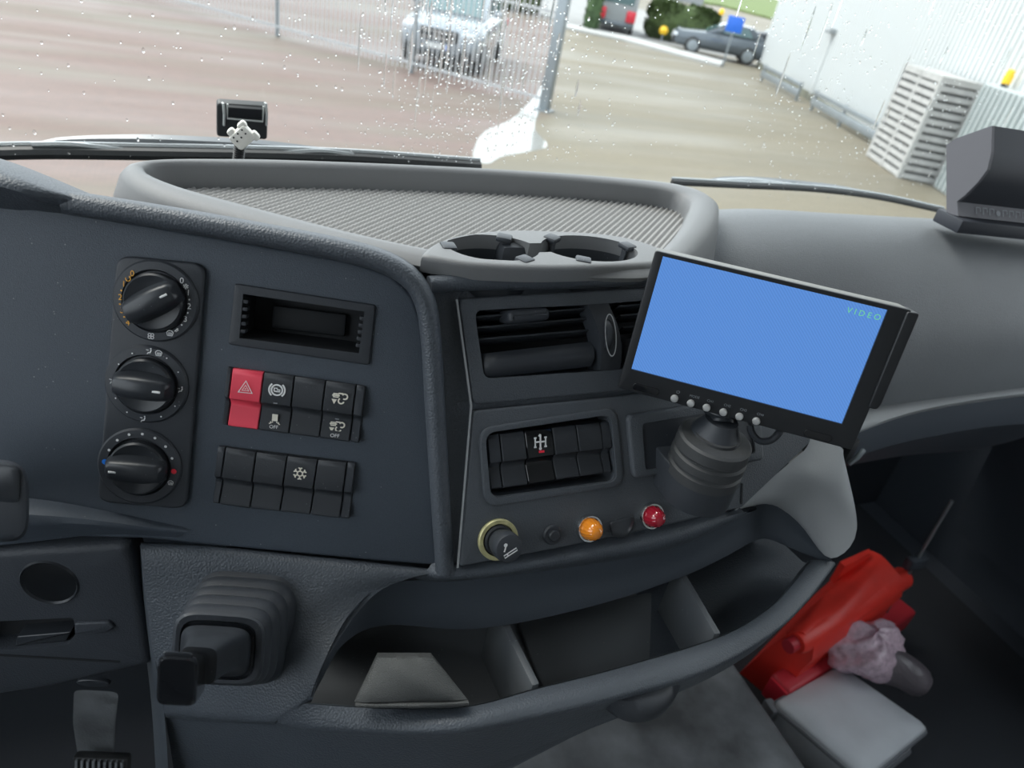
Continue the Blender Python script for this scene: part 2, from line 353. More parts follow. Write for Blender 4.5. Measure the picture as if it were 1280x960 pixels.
def icon(mb, kind, c, s, h):
    w = s * 0.11
    P = lambda *pts: [(c[0] + x * s, c[1] + y * s) for x, y in pts]
    if kind == 'defrost':
        mb.ribbon(arc(c, 0.5 * s, 20, 160), w, h); mb.ribbon(P((-.47, .17), (-.35, -.3), (.35, -.3), (.47, .17)), w, h)
        for dx in (-.2, 0, .2): mb.ribbon(P((dx, -.2), (dx + .05, 0), (dx, .2)), w, h)
    elif kind == 'fan':
        for k in range(4):
            q = math.radians(45 + 90 * k); mb.ribbon(circ((c[0] + .27 * s * math.cos(q), c[1] + .27 * s * math.sin(q)), .2 * s, 12), w, h, True)
    elif kind == 'snow':
        for k in range(6):
            q = math.radians(60 * k + 30); d = np.array([math.cos(q), math.sin(q)]); e = np.array([-d[1], d[0]]); o = np.array(c)
            mb.ribbon([o + d * .22 * s, o + d * .5 * s], w, h)
            mb.ribbon([o + d * .5 * s + e * .14 * s, o + d * .36 * s, o + d * .5 * s - e * .14 * s], w, h)
        mb.ribbon([(c[0] + .22 * s * math.cos(q), c[1] + .22 * s * math.sin(q)) for q in np.linspace(0, 2 * math.pi, 6, endpoint=False)], w, h, True)
    elif kind == 'recirc':
        mb.ribbon(arc(c, .4 * s, -200, 60), w * 1.3, h); mb.poly(P((.1, .55), (.2, .15), (.5, .42)), h)
    elif kind == 'person':
        mb.disc((c[0] + .12 * s, c[1] + .42 * s), .12 * s, h); mb.ribbon(P((.18, .25), (.05, -.2), (-.3, -.25)), w * 1.7, h); mb.ribbon(P((-.3, -.25), (-.38, -.5)), w, h)
        mb.ribbon(P((-.55, .2), (-.2, .15)), w, h); mb.poly(P((-.15, .15), (-.3, .28), (-.3, .02)), h)
    elif kind == 'arrows':
        mb.ribbon(P((-.35, -.35), (.1, .1)), w * 1.5, h); mb.poly(P((.3, .3), (-.05, .22), (.22, -.05)), h); mb.ribbon(P((-.1, -.45), (.35, 0)), w, h)
    elif kind == 'hazard':
        mb.ribbon(P((-.5, -.42), (.5, -.42), (0, .48)), w * 1.0, h, True); mb.ribbon(P((-.24, -.26), (.24, -.26), (0, .16)), w * .8, h, True); mb.disc((c[0], c[1] - .12 * s), .05 * s, h)
    elif kind == 'brake':
        mb.ribbon(circ(c, .36 * s, 22), w, h, True); mb.ribbon(arc(c, .52 * s, -50, 50), w, h); mb.ribbon(arc(c, .52 * s, 130, 230), w, h)
        mb.ribbon(P((-.18, -.1), (-.18, .12), (.02, .12), (.02, .02), (.2, .02), (.2, -.1), (-.18, -.1)), w * .8, h)
    elif kind == 'lorry':
        mb.poly(P((-.26, -.05), (.26, -.05), (.26, .62), (-.26, .62)), h); mb.ribbon(P((-.2, -.1), (-.2, -.2)), w, h); mb.ribbon(P((.2, -.1), (.2, -.2)), w, h)
        mb.ribbon(P((-.5, -.35), (-.3, -.22), (-.4, -.12)), w, h); mb.ribbon(P((.5, -.35), (.3, -.22), (.4, -.12)), w, h)
    elif kind == 'exhaust':
        mb.poly(P((-.32, -.5), (-.52, -.12), (-.12, -.12)), h)
        mb.ribbon(P((-.4, .3), (-.05, .3), (-.05, .05), (-.4, .05)), w, h, True); mb.ribbon(P((-.5, .18), (.05, .18)), w, h); mb.ribbon(P((-.05, .35), (.3, .35)), w, h)
        mb.ribbon([(c[0] + .42 * s + x, c[1] + .14 * s + y) for x, y in arc((0, 0), .2 * s, -120, 150)], w, h)
        mb.ribbon([(c[0] + .18 * s + x, c[1] - .22 * s + y) for x, y in arc((0, 0), .2 * s, 120, 350)], w, h)
    elif kind == 'gear':
        mb.ribbon(P((-.38, .28), (-.38, -.34)), w, h); mb.ribbon(P((0, .5), (0, -.42)), w * 1.2, h); mb.ribbon(P((.38, .28), (.38, -.34)), w, h); mb.ribbon(P((-.38, 0), (.38, 0)), w, h)
        for x, y in ((-.38, .28), (.38, .28), (-.38, -.34), (.38, -.34)): mb.ribbon(P((x - .1, y), (x + .1, y)), w, h)
        mb.ribbon(P((-.12, .38), (0, .52)), w, h); mb.disc((c[0], c[1] - .46 * s), .11 * s, h)
    elif kind == 'cig':
        mb.ribbon(P((-.45, -.5), (.5, -.05), (.42, .12), (-.53, -.33)), w * .8, h, True); mb.ribbon(P((-.2, -.38), (-.28, -.21)), w * .8, h)
        mb.disc((c[0] - .38 * s, c[1] + .42 * s), .14 * s, h); mb.ribbon(P((-.35, .4), (-.42, .15), (-.5, -.05)), w, h)
    return mb

random.seed(4)
# ================================================================== SETTING: yard outside
def ground_mat():
    m = bpy.data.materials.new('paving'); m.use_nodes = True; nt = m.node_tree; b = nt.nodes['Principled BSDF']; N = nt.nodes.new; Lk = nt.links.new
    tc = N('ShaderNodeTexCoord'); sep = N('ShaderNodeSeparateXYZ'); Lk(tc.outputs['Object'], sep.inputs[0])
    def halfplane(pa_, pb_):
        p0, p1 = hitz(*pa_, ZG), hitz(*pb_, ZG); d = nrm((p1 - p0)[:2]); nx, ny = d[1], -d[0]; c0 = p0[0] * nx + p0[1] * ny
        mx = N('ShaderNodeMath'); mx.operation = 'MULTIPLY_ADD'; mx.inputs[1].default_value = nx; mx.inputs[2].default_value = -c0; Lk(sep.outputs[0], mx.inputs[0])
        my = N('ShaderNodeMath'); my.operation = 'MULTIPLY_ADD'; my.inputs[1].default_value = ny; Lk(sep.outputs[1], my.inputs[0]); Lk(mx.outputs[0], my.inputs[2]); return my
    ha, hb = halfplane((592, 207), (674, 138)), halfplane((676, 138), (694, 40))
    my = N('ShaderNodeMath'); my.operation = 'MAXIMUM'; Lk(ha.outputs[0], my.inputs[0]); Lk(hb.outputs[0], my.inputs[1]); c0 = 0.0
    nz = N('ShaderNodeTexNoise'); nz.inputs['Scale'].default_value = 0.6; nz.inputs['Detail'].default_value = 6; Lk(tc.outputs['Object'], nz.inputs['Vector'])
    md = N('ShaderNodeMath'); md.operation = 'MULTIPLY_ADD'; md.inputs[1].default_value = 0.8; Lk(nz.outputs['Fac'], md.inputs[0]); Lk(my.outputs[0], md.inputs[2])
    mr = N('ShaderNodeMapRange'); mr.inputs[1].default_value = c0 + 0.25; mr.inputs[2].default_value = c0 + 0.75; Lk(md.outputs[0], mr.inputs[0])
    br = N('ShaderNodeTexBrick'); br.inputs['Scale'].default_value = 4.5; br.inputs['Mortar Size'].default_value = 0.012
    br.inputs['Color1'].default_value = (0.185, 0.128, 0.112, 1); br.inputs['Color2'].default_value = (0.16, 0.115, 0.103, 1); br.inputs['Mortar'].default_value = (0.10, 0.092, 0.072, 1)
    Lk(tc.outputs['Object'], br.inputs['Vector'])
    b2 = N('ShaderNodeTexBrick'); b2.inputs['Scale'].default_value = 4.5; b2.inputs['Mortar Size'].default_value = 0.012
    b2.inputs['Color1'].default_value = (0.20, 0.176, 0.128, 1); b2.inputs['Color2'].default_value = (0.18, 0.158, 0.118, 1); b2.inputs['Mortar'].default_value = (0.105, 0.095, 0.068, 1)
    Lk(tc.outputs['Object'], b2.inputs['Vector'])
    mm = N('ShaderNodeMix'); mm.data_type = 'RGBA'; Lk(mr.outputs[0], mm.inputs['Factor']); Lk(br.outputs['Color'], mm.inputs[6]); Lk(b2.outputs['Color'], mm.inputs[7])
    # mossy / greyish wash in broad streaks running with the fence
    f0, f1 = hitz(200, 5, ZG), hitz(680, 138, ZG); ang = math.atan2(f1[1] - f0[1], f1[0] - f0[0])
    mp = N('ShaderNodeMapping'); mp.inputs['Rotation'].default_value = (0, 0, -ang); mp.inputs['Scale'].default_value = (0.12, 0.7, 1); Lk(tc.outputs['Object'], mp.inputs['Vector'])
    n2 = N('ShaderNodeTexNoise'); n2.inputs['Scale'].default_value = 1.0; n2.inputs['Detail'].default_value = 4; Lk(mp.outputs[0], n2.inputs['Vector'])
    r2 = N('ShaderNodeMapRange'); r2.inputs[1].default_value = 0.45; r2.inputs[2].default_value = 0.68; r2.inputs[4].default_value = 0.75; Lk(n2.outputs['Fac'], r2.inputs[0])
    m2 = N('ShaderNodeMix'); m2.data_type = 'RGBA'; Lk(r2.outputs[0], m2.inputs['Factor']); Lk(mm.outputs[2], m2.inputs[6]); m2.inputs[7].default_value = (0.15, 0.138, 0.108, 1)
    Lk(m2.outputs[2], b.inputs['Base Color'])
    n3 = N('ShaderNodeTexNoise'); n3.inputs['Scale'].default_value = 1.3; Lk(mp.outputs[0], n3.inputs['Vector'])
    r3 = N('ShaderNodeMapRange'); r3.inputs[1].default_value = 0.35; r3.inputs[2].default_value = 0.65; r3.inputs[3].default_value = 0.45; r3.inputs[4].default_value = 0.75; b.inputs['Specular IOR Level'].default_value = 0.3
    Lk(n3.outputs['Fac'], r3.inputs[0]); Lk(r3.outputs[0], b.inputs['Roughness'])
    MATS['paving'] = m
ground_mat()
g = MB().add([(-60, -30, ZG), (90, -30, ZG), (90, 120, ZG), (-60, 120, ZG)], [(0, 1, 2, 3)]).build('pavement', 'paving', smooth=0)
tag(g, 'wet block paving of the yard', None, kind='structure')

def flat(name, px, z, material, h=0.03, label=None, cat=None, kind=None):
    P = [hitz(u, v, z) for u, v in px]; P = [(p[0], p[1]) for p in P]
    o = MB().plate(P, z - 0.02, z + h, 0).build(name, material, smooth=0); return tag(o, label, cat, kind=kind)
flat('road', [(600, -12), (700, 28), (880, 66), (960, 78), (1000, 60), (800, 12), (690, -14)], ZG, 'road', 0.02, 'grey asphalt road behind the yard', None, 'structure')
flat('kerb', [(690, 33), (780, 52), (868, 76), (900, 84), (905, 79), (870, 70), (782, 47), (692, 29)], ZG, 'kerb', 0.10, 'pale kerb strip at the edge of the road', None, 'structure')
mat('water', (0.27, 0.27, 0.25), 0.10, spec=1.0)  # pale base colour paints in the sky glare on the puddle
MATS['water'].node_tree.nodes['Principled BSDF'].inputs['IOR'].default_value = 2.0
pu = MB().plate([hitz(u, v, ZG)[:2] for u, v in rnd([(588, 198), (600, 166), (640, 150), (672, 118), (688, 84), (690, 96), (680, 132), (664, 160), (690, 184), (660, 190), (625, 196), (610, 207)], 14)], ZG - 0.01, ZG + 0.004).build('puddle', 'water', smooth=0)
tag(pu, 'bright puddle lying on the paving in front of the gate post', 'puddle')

# --- fence of steel pales
F0, F1 = hitz(200, 5, ZG), hitz(680, 138, ZG); fd = nrm((F1 - F0)); fl = np.linalg.norm(F1 - F0); fn = np.array([-fd[1], fd[0], 0]); UP = np.array([0, 0, 1.0])
fe = thing('steel_fence', 'long pale steel fence of upright bars in front of the silver car', 'fence', F0)
s0 = -2.0; inv_loc = lambda p: np.array(p) - F0
posts = [np.dot(hitz(u, v, ZG) - F0, fd) for u, v in ((351, 45), (507, 92))]
bar = MB().box((0, 0, 1.05), (0.028, 0.012, 1.95), axes=(fd, fn, UP)).build('bar', 'bar_white', fe, smooth=0); bme = bar.data; bar.location = fd * s0
k = 1; s = s0 + 0.125
while s < fl - 0.15:
    o = bpy.data.objects.new('bar', bme); COL.objects.link(o); o.parent = fe; o.location = fd * s; s += 0.125
for zz in (0.22, 1.85): MB().box(fd * (fl + s0) / 2 + UP * zz + fn * 0.025, (fl - s0, 0.03, 0.05), axes=(fd, fn, UP)).build('rail', 'bar_white', fe, smooth=0)
for p in posts: MB().box(fd * p + UP * 1.1 + fn * 0.06, (0.08, 0.08, 2.2), axes=(fd, fn, UP)).build('post', 'steel', fe, smooth=0)
gp = thing('gate_post', 'thick grey steel gate post at the end of the fence', 'post', F1)
MB().box((0, 0, 1.25), (0.21, 0.21, 2.6), 0.015, axes=(fd, fn, UP)).build('post', 'steel', gp)
MB().box((0, 0, 0.012), (0.34, 0.34, 0.025), axes=(fd, fn, UP)).build('base_plate', 'steel', gp, smooth=0)
MB().box(-fd * 0.13 + UP * 0.55, (0.06, 0.05, 0.16), 0.01, axes=(fd, fn, UP)).build('hinge', 'steel', gp)

# --- vehicles
def sect(w, z0, z1, n=20, e=5.0):
    out = []
    for q in np.linspace(0, 2 * math.pi, n, endpoint=False):
        c, s_ = math.cos(q), math.sin(q); out.append((w * math.copysign(abs(c) ** (2 / e), c), (z0 + z1) / 2 + (z1 - z0) / 2 * math.copysign(abs(s_) ** (2 / e), s_)))
    return out
def car(name, label, loc, fwd, paint, L=4.85, W=0.97, hood=1.06, roof=1.70, front=True, ws=1.45):
    fwd = nrm((fwd[0], fwd[1], 0)); side = np.cross(UP, fwd)          # local x = left side, y = forward
    t = thing(name, label, 'car', m=frame_matrix(np.array(loc), -side, fwd, UP))
    def row(s, w, z0, z1, e=5.0): return [(x, -s, z) for x, z in sect(w, z0, z1, e=e)]
    secs = [(0, W * .62, .46, .74), (.03, W * .82, .34, .86), (.10, W * .93, .27, .95), (.28, W * .97, .25, hood - .05), (.9, W, .25, hood), (1.5, W, .25, hood + .06), (2.6, W, .25, hood + .08), (L - .5, W, .25, hood + .08), (L - .12, W * .95, .28, hood), (L, W * .8, .42, hood - .18)]
    body = MB().loft([row(*q) for q in secs], cu=True, caps=True).build('body', paint, t, smooth=50)
    cab = [(ws - .1, W * .86, hood - .1, hood + .05), (ws + .75, W * .77, hood - .1, roof - .03), (ws + 1.2, W * .76, hood - .1, roof), (L - .95, W * .76, hood - .1, roof - .02), (L - .35, W * .78, hood - .1, hood + .12)]
    MB().loft([row(*q, e=7.0) for q in cab], cu=True, caps=True).build('cabin', paint, t, smooth=50)
    za, zb = hood + .07, roof - .08; w0, w1 = W * .78, W * .68
    sl = lambda z: -(ws - .1) - .85 * (z - hood - .05) / (roof - .03 - hood - .05) + .045
    MB().add([(-w0, sl(za), za), (w0, sl(za), za), (w1, sl(zb), zb), (-w1, sl(zb), zb)], [(0, 1, 2, 3)]).build('windscreen', 'car_glass', t, smooth=0)
    for sx in (-1, 1):
        MB().add([(sx * W * .84, -ws - .55, hood + .12), (sx * W * .84, -L + .9, hood + .12), (sx * W * .80, -L + 1.15, roof - .12), (sx * W * .80, -ws - .95, roof - .12)], [(0, 1, 2, 3)]).build('side_window', 'car_glass', t, smooth=0)
        MB().box((sx * (W + .08), -ws - .45, hood + .16), (.2, .12, .15), .04).build('mirror', paint, t)
        hl = MB().box((sx * W * .73, -.06, hood - .27), (.36, .16, .15), .05, axes=((math.cos(.35), -sx * math.sin(.35), 0), (sx * math.sin(.35), math.cos(.35), 0), UP)).build('headlamp', 'lamp_glass', t)
        MB().box((sx * W * .70, .0, .44), (.30, .10, .20), .05).build('air_intake', 'car_black', t)
        MB().box((sx * W * .80, -L + .02, hood - .22), (.3, .1, .2), .03).build('tail_lamp', 'tail_red', t)
        for yy in (-.88, -L + .92):
            wh = MB().lathe([(.0, -.12), (.32, -.12), (.36, -.08), (.36, .08), (.32, .12), (.0, .12)], 24, (sx * (W - .10), yy, .36), ((0, 1, 0), (0, 0, 1), (1, 0, 0))).build('wheel', 'rubber', t)
            MB().lathe([(.0, 0), (.24, 0), (.24, .02), (.08, .035), (.0, .035)], 20, (sx * (W + .02), yy, .36), ((0, 1, 0), (0, 0, 1), (sx, 0, 0))).build('hub', 'steel', wh)
    gr = MB().box((0, .0, hood - .33), (W * .95, .08, .27), .05).build('grille', 'car_black', t)
    for zz in (-.07, .07): MB().box((0, .045, hood - .33 + zz), (W * .85, .015, .025)).build('grille_bar', 'chrome', gr, smooth=0)
    MB().lathe([(.075, 0), (.09, .0), (.09, .02), (.075, .02), (.075, 0)], 20, (0, .04, hood - .33), ((1, 0, 0), (0, 0, 1), (0, 1, 0))).build('round_emblem', 'chrome', gr)
    MB().box((0, .03, .36), (W * 1.1, .09, .13), .03).build('lower_intake', 'car_black', t)
    npl = MB().box((0, .075, .56), (.52, .012, .11)).build('number_plate', 'print_white', t, smooth=0)
    MB().box((-.238, .083, .56), (.042, .006, .108)).build('blue_band', 'sign_blue', npl, smooth=0)
    return t
cw = nrm(hitz(590, 98, ZG) - hitz(497, 80, ZG)); cf = np.array([cw[1], -cw[0], 0]);  cf = cf if cf[1] < 0 else -cf
cf = nrm(cf + np.array([-0.10, 0, 0]))
car('silver_car', 'silver off-road car parked behind the steel fence, facing the cab', (hitz(497, 80, ZG) + hitz(590, 98, ZG)) / 2 + UP * 0.0, cf, 'car_silver', hood=1.12, roof=1.78)
cc = hitz(905, 74, ZG)
car('grey_car', 'dark grey car parked beside the blue sign at the road', cc + np.array([-2.15, 1.3, 0]), (-.86, .5), 'car_grey', L=4.3, W=.9, hood=.95, roof=1.5)
car('black_car', 'black car behind the grey car at the corner of the white hall', hitz(955, 72, ZG) + np.array([0.8, 3.5, 0]), (-.86, .5), 'car_dark', L=4.5, W=.92, hood=1.0, roof=1.6)
vp = hitz(765, 41, ZG); vd = nrm((vp - C) * [1, 1, 0]); vs_ = np.array([vd[1], -vd[0], 0])
vn = thing('parked_van', 'pale grey van with red tail lamps beyond the road', 'van', m=frame_matrix(vp, vs_, vd, UP))
MB().box((0, 2.3, 1.15), (1.9, 4.6, 1.8), .12, 3).build('body', 'van_grey', vn)
MB().box((0, .0, 1.55), (1.5, .06, .55), .05).build('rear_window', 'car_glass', vn)
for sx in (-1, 1):
    MB().box((sx * .72, -.03, .80), (.46, .12, .5), .08).build('tail_lamp', 'tail_red', vn)
    for yy in (.9, 3.7): MB().lathe([(0, -.1), (.33, -.1), (.33, .1), (0, .1)], 20, (sx * .85, yy, .33), ((0, 1, 0), (0, 0, 1), (1, 0, 0))).build('wheel', 'rubber', vn)
MB().box((0, -.06, .42), (1.85, .14, .2), .04).build('bumper', 'car_grey', vn)

# --- greenery and far things
def bush(name, label, cat, c, size, n, leafmat, rot=0.0, leaf=0.10, group=None):
    c = np.array(c); t = thing(name, label, cat, c, group=group); ca, sa = math.cos(rot), math.sin(rot)
    core = MB(); 
    rows = []
    for ph in np.linspace(-math.pi / 2, math.pi / 2, 9):
        r_ = []
        for th in np.linspace(0, 2 * math.pi, 18, endpoint=False):
            e = lambda q: math.copysign(abs(q) ** .45, q); k_ = 1 + random.uniform(-.06, .06)
            x, y, z = e(math.cos(th)) * abs(math.cos(ph)) ** .45 * size[0] / 2 * k_, e(math.sin(th)) * abs(math.cos(ph)) ** .45 * size[1] / 2 * k_, size[2] / 2 + e(math.sin(ph)) * size[2] / 2 * .95
            r_.append((x * ca - y * sa, x * sa + y * ca, z))
        rows.append(r_)
    core.loft(rows, cu=True, caps=True); core.build('foliage', leafmat, t, smooth=0)
    lv = MB()
    for i in range(n):
        th, ph = random.uniform(0, 2 * math.pi), math.asin(random.uniform(-.9, 1)); e = lambda q: math.copysign(abs(q) ** .45, q)
        x, y, z = e(math.cos(th)) * abs(math.cos(ph)) ** .45 * size[0] / 2 * 1.03, e(math.sin(th)) * abs(math.cos(ph)) ** .45 * size[1] / 2 * 1.03, size[2] / 2 + e(math.sin(ph)) * size[2] / 2
        p = np.array([x * ca - y * sa, x * sa + y * ca, z]); a = nrm(np.random.RandomState(i).randn(3)); b_ = nrm(np.cross(a, (.3, .5, .8))); l_ = leaf * random.uniform(.6, 1.3)
        lv.add([p - a * l_, p + b_ * l_ * .5, p + a * l_, p - b_ * l_ * .5], [(0, 1, 2, 3)])
    lo = lv.build('leaves', leafmat, t, smooth=0); lo['kind'] = 'stuff'
    return t
h0, h1 = hitz(812, 49, ZG), hitz(885, 63, ZG); hm = (h0 + h1) / 2; hd = nrm(h1 - h0)
bush('hedge', 'long green clipped hedge behind the road', 'hedge', hm + np.array([.5, 1.0, 0]), (np.linalg.norm(h1 - h0) * 1.15, 1.6, 1.75), 1600, 'leaf', math.atan2(hd[1], hd[0]), .14)
bush('small_shrub', 'small dark upright shrub beside the grey van', 'shrub', hitz(737, 38, ZG), (.6, .6, 2.0), 300, 'leaf_dark', 0, .12)
bush('round_bush', 'dark green bush seen above the silver car bonnet', 'bush', hitz(640, 12, ZG), (2.6, 2.0, 2.2), 500, 'leaf', 0, .14)
gb = flat('grass_bank', [(800, -6), (900, 8), (985, 30), (1010, 10), (900, -20), (780, -25)], ZG, 'grass', 0.25, 'strip of green grass beyond the hedge', None, 'structure')
bf = hitz(835, -4, ZG + 0.2)
sh = thing('low_building', 'low pale flat roofed shed behind the hedge', 'building', (bf[0], bf[1], ZG))
MB().box((0, 0, .75), (9, 3.0, 1.5), axes=((.93, -.36, 0), (.36, .93, 0), UP)).build('wall', 'van_grey', sh, smooth=0)
MB().box((0, 0, 1.58), (9.4, 3.4, .16), axes=((.93, -.36, 0), (.36, .93, 0), UP)).build('roof', 'pale_roof', sh, smooth=0)
sp = hitz(908, 66, ZG); sp = C + (sp - C) * .82; sp[2] = ZG
sg = thing('blue_sign', 'square blue sign on a post in front of the grey car', 'sign', sp)
dv = nrm((C - sp) * [1, 1, 0]); rv = np.array([-dv[1], dv[0], 0])
zt = np.dot(hity(910, 29, sp[1]) - sp, UP)
MB().box(UP * (zt / 2), (.07, .07, zt), axes=(rv, dv, UP)).build('post', 'steel', sg, smooth=0)
MB().box(UP * zt + dv * .05, (.66, .03, .58), .01, axes=(rv, dv, UP)).build('board', 'sign_blue', sg)
def marker(u, v, vt, label, w=.28):
    p = hitz(u, v, ZG); zt = hity(u, vt, p[1])[2] - ZG; t = thing('marker_post', label, 'marker', p)
    MB().lathe([(0, 0), (.05, 0), (.05, zt * .8), (0, zt * .8)], 10).build('post', 'steel', t)
    MB().lathe([(0, zt * .5), (w * .8, zt * .5), (w, zt * .75), (w * .5, zt), (0, zt)], 14).build('cap', 'yellow', t)
marker(826, 52, 32, 'short orange marker standing in front of the hedge', .22)
marker(899, 26, 10, 'yellow marker standing on the grass bank', .25)

# --- white hall
c0, c1 = hitz(1082, 194, ZG), hitz(1121, 222, ZG); HC = 2.06
e1 = nrm(c0 - c1); L1 = np.linalg.norm(c0 - c1); e2 = np.array([e1[1], -e1[0], 0]); L2 = float(np.dot(hitp(1229, 112, c1, e1) - c1, e2))
W0 = hitz(947, 84, ZG); W1 = c1 + e2 * (L2 + .2) - e1 * .5; wd = nrm(W1 - W0); wn_ = np.array([wd[1], -wd[0], 0]); wn_ = wn_ if wn_[0] < 0 else -wn_
hall = thing('white_hall', 'large white hall with corrugated metal walls beside the yard', 'building', W0)
prof = []; s = 0.0
while s < 34:
    prof += [(s, 0), (s + .10, 0), (s + .125, .06), (s + .195, .06), (s + .22, 0)]; s += .22
pts = [wd * a + wn_ * b for a, b in prof]
MB().loft([[p + UP * .25 for p in pts], [p + UP * 10 for p in pts]]).build('corrugated_wall', 'wall_white', hall, smooth=0)
sdv = -wn_; MB().loft([[UP * .25, sdv * 20 + UP * .25], [UP * 10, sdv * 20 + UP * 10]]).build('side_wall', 'wall_white', hall, smooth=0)
MB().box(wd * 17 + UP * .125 + wn_ * .01, (34, .14, .25), axes=(wd, wn_, UP)).build('plinth', 'plinth', hall, smooth=0)
wp = hitp(1045, 40, W0, wn_) - W0; wb = wp - UP * (wp[2] - .2)
dp = MB().tube([wp + wn_ * .08, wb + wn_ * .08], .035, 8).build('downpipe', 'wall_white', hall)
MB().box(wp + wn_ * .16, (.5, .26, .16), .03, axes=(wd, wn_, UP)).build('wall_lamp', 'van_grey', hall)
def rail(p0, p1, n, label):
    a, b = hitz(*p0, ZG), hitz(*p1, ZG); d = nrm(b - a); L = np.linalg.norm(b - a); nn = np.array([-d[1], d[0], 0]); nn = nn if nn[0] < 0 else -nn
    t = thing('guard_rail', label, 'guard rail', a)
    for zz, hh in ((.52, .13), (.26, .22)): MB().box(d * L / 2 + UP * zz + nn * .05, (L, .05, hh), .015, axes=(d, nn, UP)).build('beam', 'steel', t)
    for i in range(n): MB().box(d * (.12 + (L - .24) * i / (n - 1)) + UP * .3, (.09, .07, .6), axes=(d, nn, UP)).build('post', 'steel', t, smooth=0)
rail((950, 101), (996, 127), 3, 'short grey guard rail near the far corner of the white hall')
rail((1012, 137), (1092, 184), 3, 'long grey guard rail along the hall wall next to the white slatted crates')

# --- slatted crate stack
ck = thing('slatted_crate', 'tall white slatted crate stack standing in front of the hall wall', 'crate', c1)
def cbox(a0, a1, b0, b1, z0, z1, name, m_):
    vs = [e1 * a + e2 * b + UP * z for z in (z0, z1) for a, b in ((a0, b0), (a1, b0), (a1, b1), (a0, b1))]
    return MB().add(vs, [(0, 1, 2, 3), (4, 5, 6, 7), (0, 1, 5, 4), (1, 2, 6, 5), (2, 3, 7, 6), (3, 0, 4, 7)]).build(name, m_, ck, smooth=0)
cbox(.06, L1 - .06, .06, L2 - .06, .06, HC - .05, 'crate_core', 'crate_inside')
for a, b in ((0, 0), (L1 - .09, 0), (0, L2 - .09), (L1 - .09, L2 - .09), (L1 * .48, 0)): cbox(a, a + .09, b, b + .09, 0, HC, 'corner_post', 'crate_white')
for z in (0.02, HC - .1):
    cbox(.09, L1 - .09, 0, .07, z, z + .1, 'rail', 'crate_white'); cbox(0, .07, .09, L2 - .09, z, z + .1, 'rail', 'crate_white')
for i in range(11):
    z = .19 + i * .163
    cbox(.09, L1 * .48, .005, .05, z, z + .098, 'slat', 'crate_white'); cbox(L1 * .48 + .09, L1 - .09, .005, .05, z, z + .098, 'slat', 'crate_white')
    cbox(.005, .05, .09, L2 - .09, z, z + .098, 'slat', 'crate_white')
cbox(0, L1, 0, L2, HC, HC + .03, 'lid', 'crate_white')

# --- grey sheet-metal bin and yellow beacon
gx = -e1; gy = e2; gb0 = c1 - e1 * .25 + e2 * .72
gz = 2.15
bn = thing('metal_container', 'grey ribbed sheet metal container next to the slatted crates', 'container', gb0)
MB().box(gx * 1.1 + gy * .25 + UP * gz / 2, (2.2, .5, gz), .02, axes=(gx, gy, UP)).build('body', 'galvanised', bn)
for i in range(11): MB().box(gx * (.1 + .2 * i) - gy * .02 + UP * gz / 2, (.07, .05, gz * .96), axes=(gx, gy, UP)).build('rib', 'galvanised', bn, smooth=0)
for i in range(3): MB().box(gy * (.08 + .17 * i) - gx * .02 + UP * gz / 2, (.05, .08, gz * .96), axes=(gx, gy, UP)).build('rib', 'galvanised', bn, smooth=0)
yb = hitp(1257, 104, gb0 + gy * .12, gy); yb = gb0 + gx * np.dot(yb - gb0, gx) + gy * .12 + UP * gz
bc = thing('yellow_beacon', 'yellow beacon standing on the grey metal container', 'beacon', yb)
MB().lathe([(0, 0), (.07, 0), (.07, .06), (0, .06)], 16).build('base', 'car_black', bc)
MB().lathe([(0, .06), (.085, .06), (.09, .2), (.07, .3), (0, .33)], 16).build('lens', 'yellow', bc)

# ================================================================== SETTING: the cab
XL, XR, YR, YF, ZF, ZC = -0.9, 1.62, -1.25, 0.98, 1.36, 3.5
def structure(o, label): return tag(o, label, None, kind='structure')
structure(MB().box(((XL + XR) / 2, (YR + YF) / 2, ZF - .03), (XR - XL, YF - YR, .06)).build('floor', 'carpet', smooth=0), 'black carpet of the cab floor')
structure(MB().box(((XL + XR) / 2, (YR + .60) / 2, ZC + .03), (XR - XL + .1, .60 - YR, .06)).build('ceiling', 'headliner', smooth=0), 'light grey headliner of the cab')
structure(MB().box(((XL + XR) / 2, YR - .03, (ZF + ZC) / 2), (XR - XL, .06, ZC - ZF)).build('wall_rear', 'headliner', smooth=0), 'light grey rear wall of the cab')
structure(MB().box(((XL + XR) / 2, YF + .03, (ZF + 2.08) / 2), (XR - XL, .06, 2.08 - ZF)).build('wall_front', 'dark_trim', smooth=0), 'dark bulkhead of the footwell')
for nm, x, lb in (('wall_left', XL - .03, 'driver side door wall'), ('wall_right', XR + .03, 'dark inner trim of the passenger door')):
    w = MB().plate([(YR, ZF), (YF, ZF), (YF, 2.12), (.62, ZC), (YR, ZC)], 0, .06, 0, holes=[rnd([(-.65, 2.12), (.78, 2.12), (.52, 3.25), (-.65, 3.25)], .08)])
    w.xf(frame_matrix((x - .03, 0, 0), (0, 1, 0), (0, 0, 1), (1, 0, 0))); structure(w.build(nm, 'dark_trim', smooth=0), lb)
dt = MB().loft(surf([[(XR - .005, -.2, 1.9), (XR - .005, .3, 1.95), (XR - .005, .75, 1.9)], [(XR - .06, -.2, 1.8), (XR - .07, .3, 1.82), (XR - .05, .75, 1.78)], [(XR - .03, -.2, 1.62), (XR - .04, .3, 1.64), (XR - .02, .75, 1.62)], [(XR - .005, -.2, 1.50), (XR - .005, .3, 1.50), (XR - .005, .75, 1.5)]], 12, 12)).build('trim_1', 'dark_trim')
structure(dt, 'bulging arm rest moulding of the passenger door')
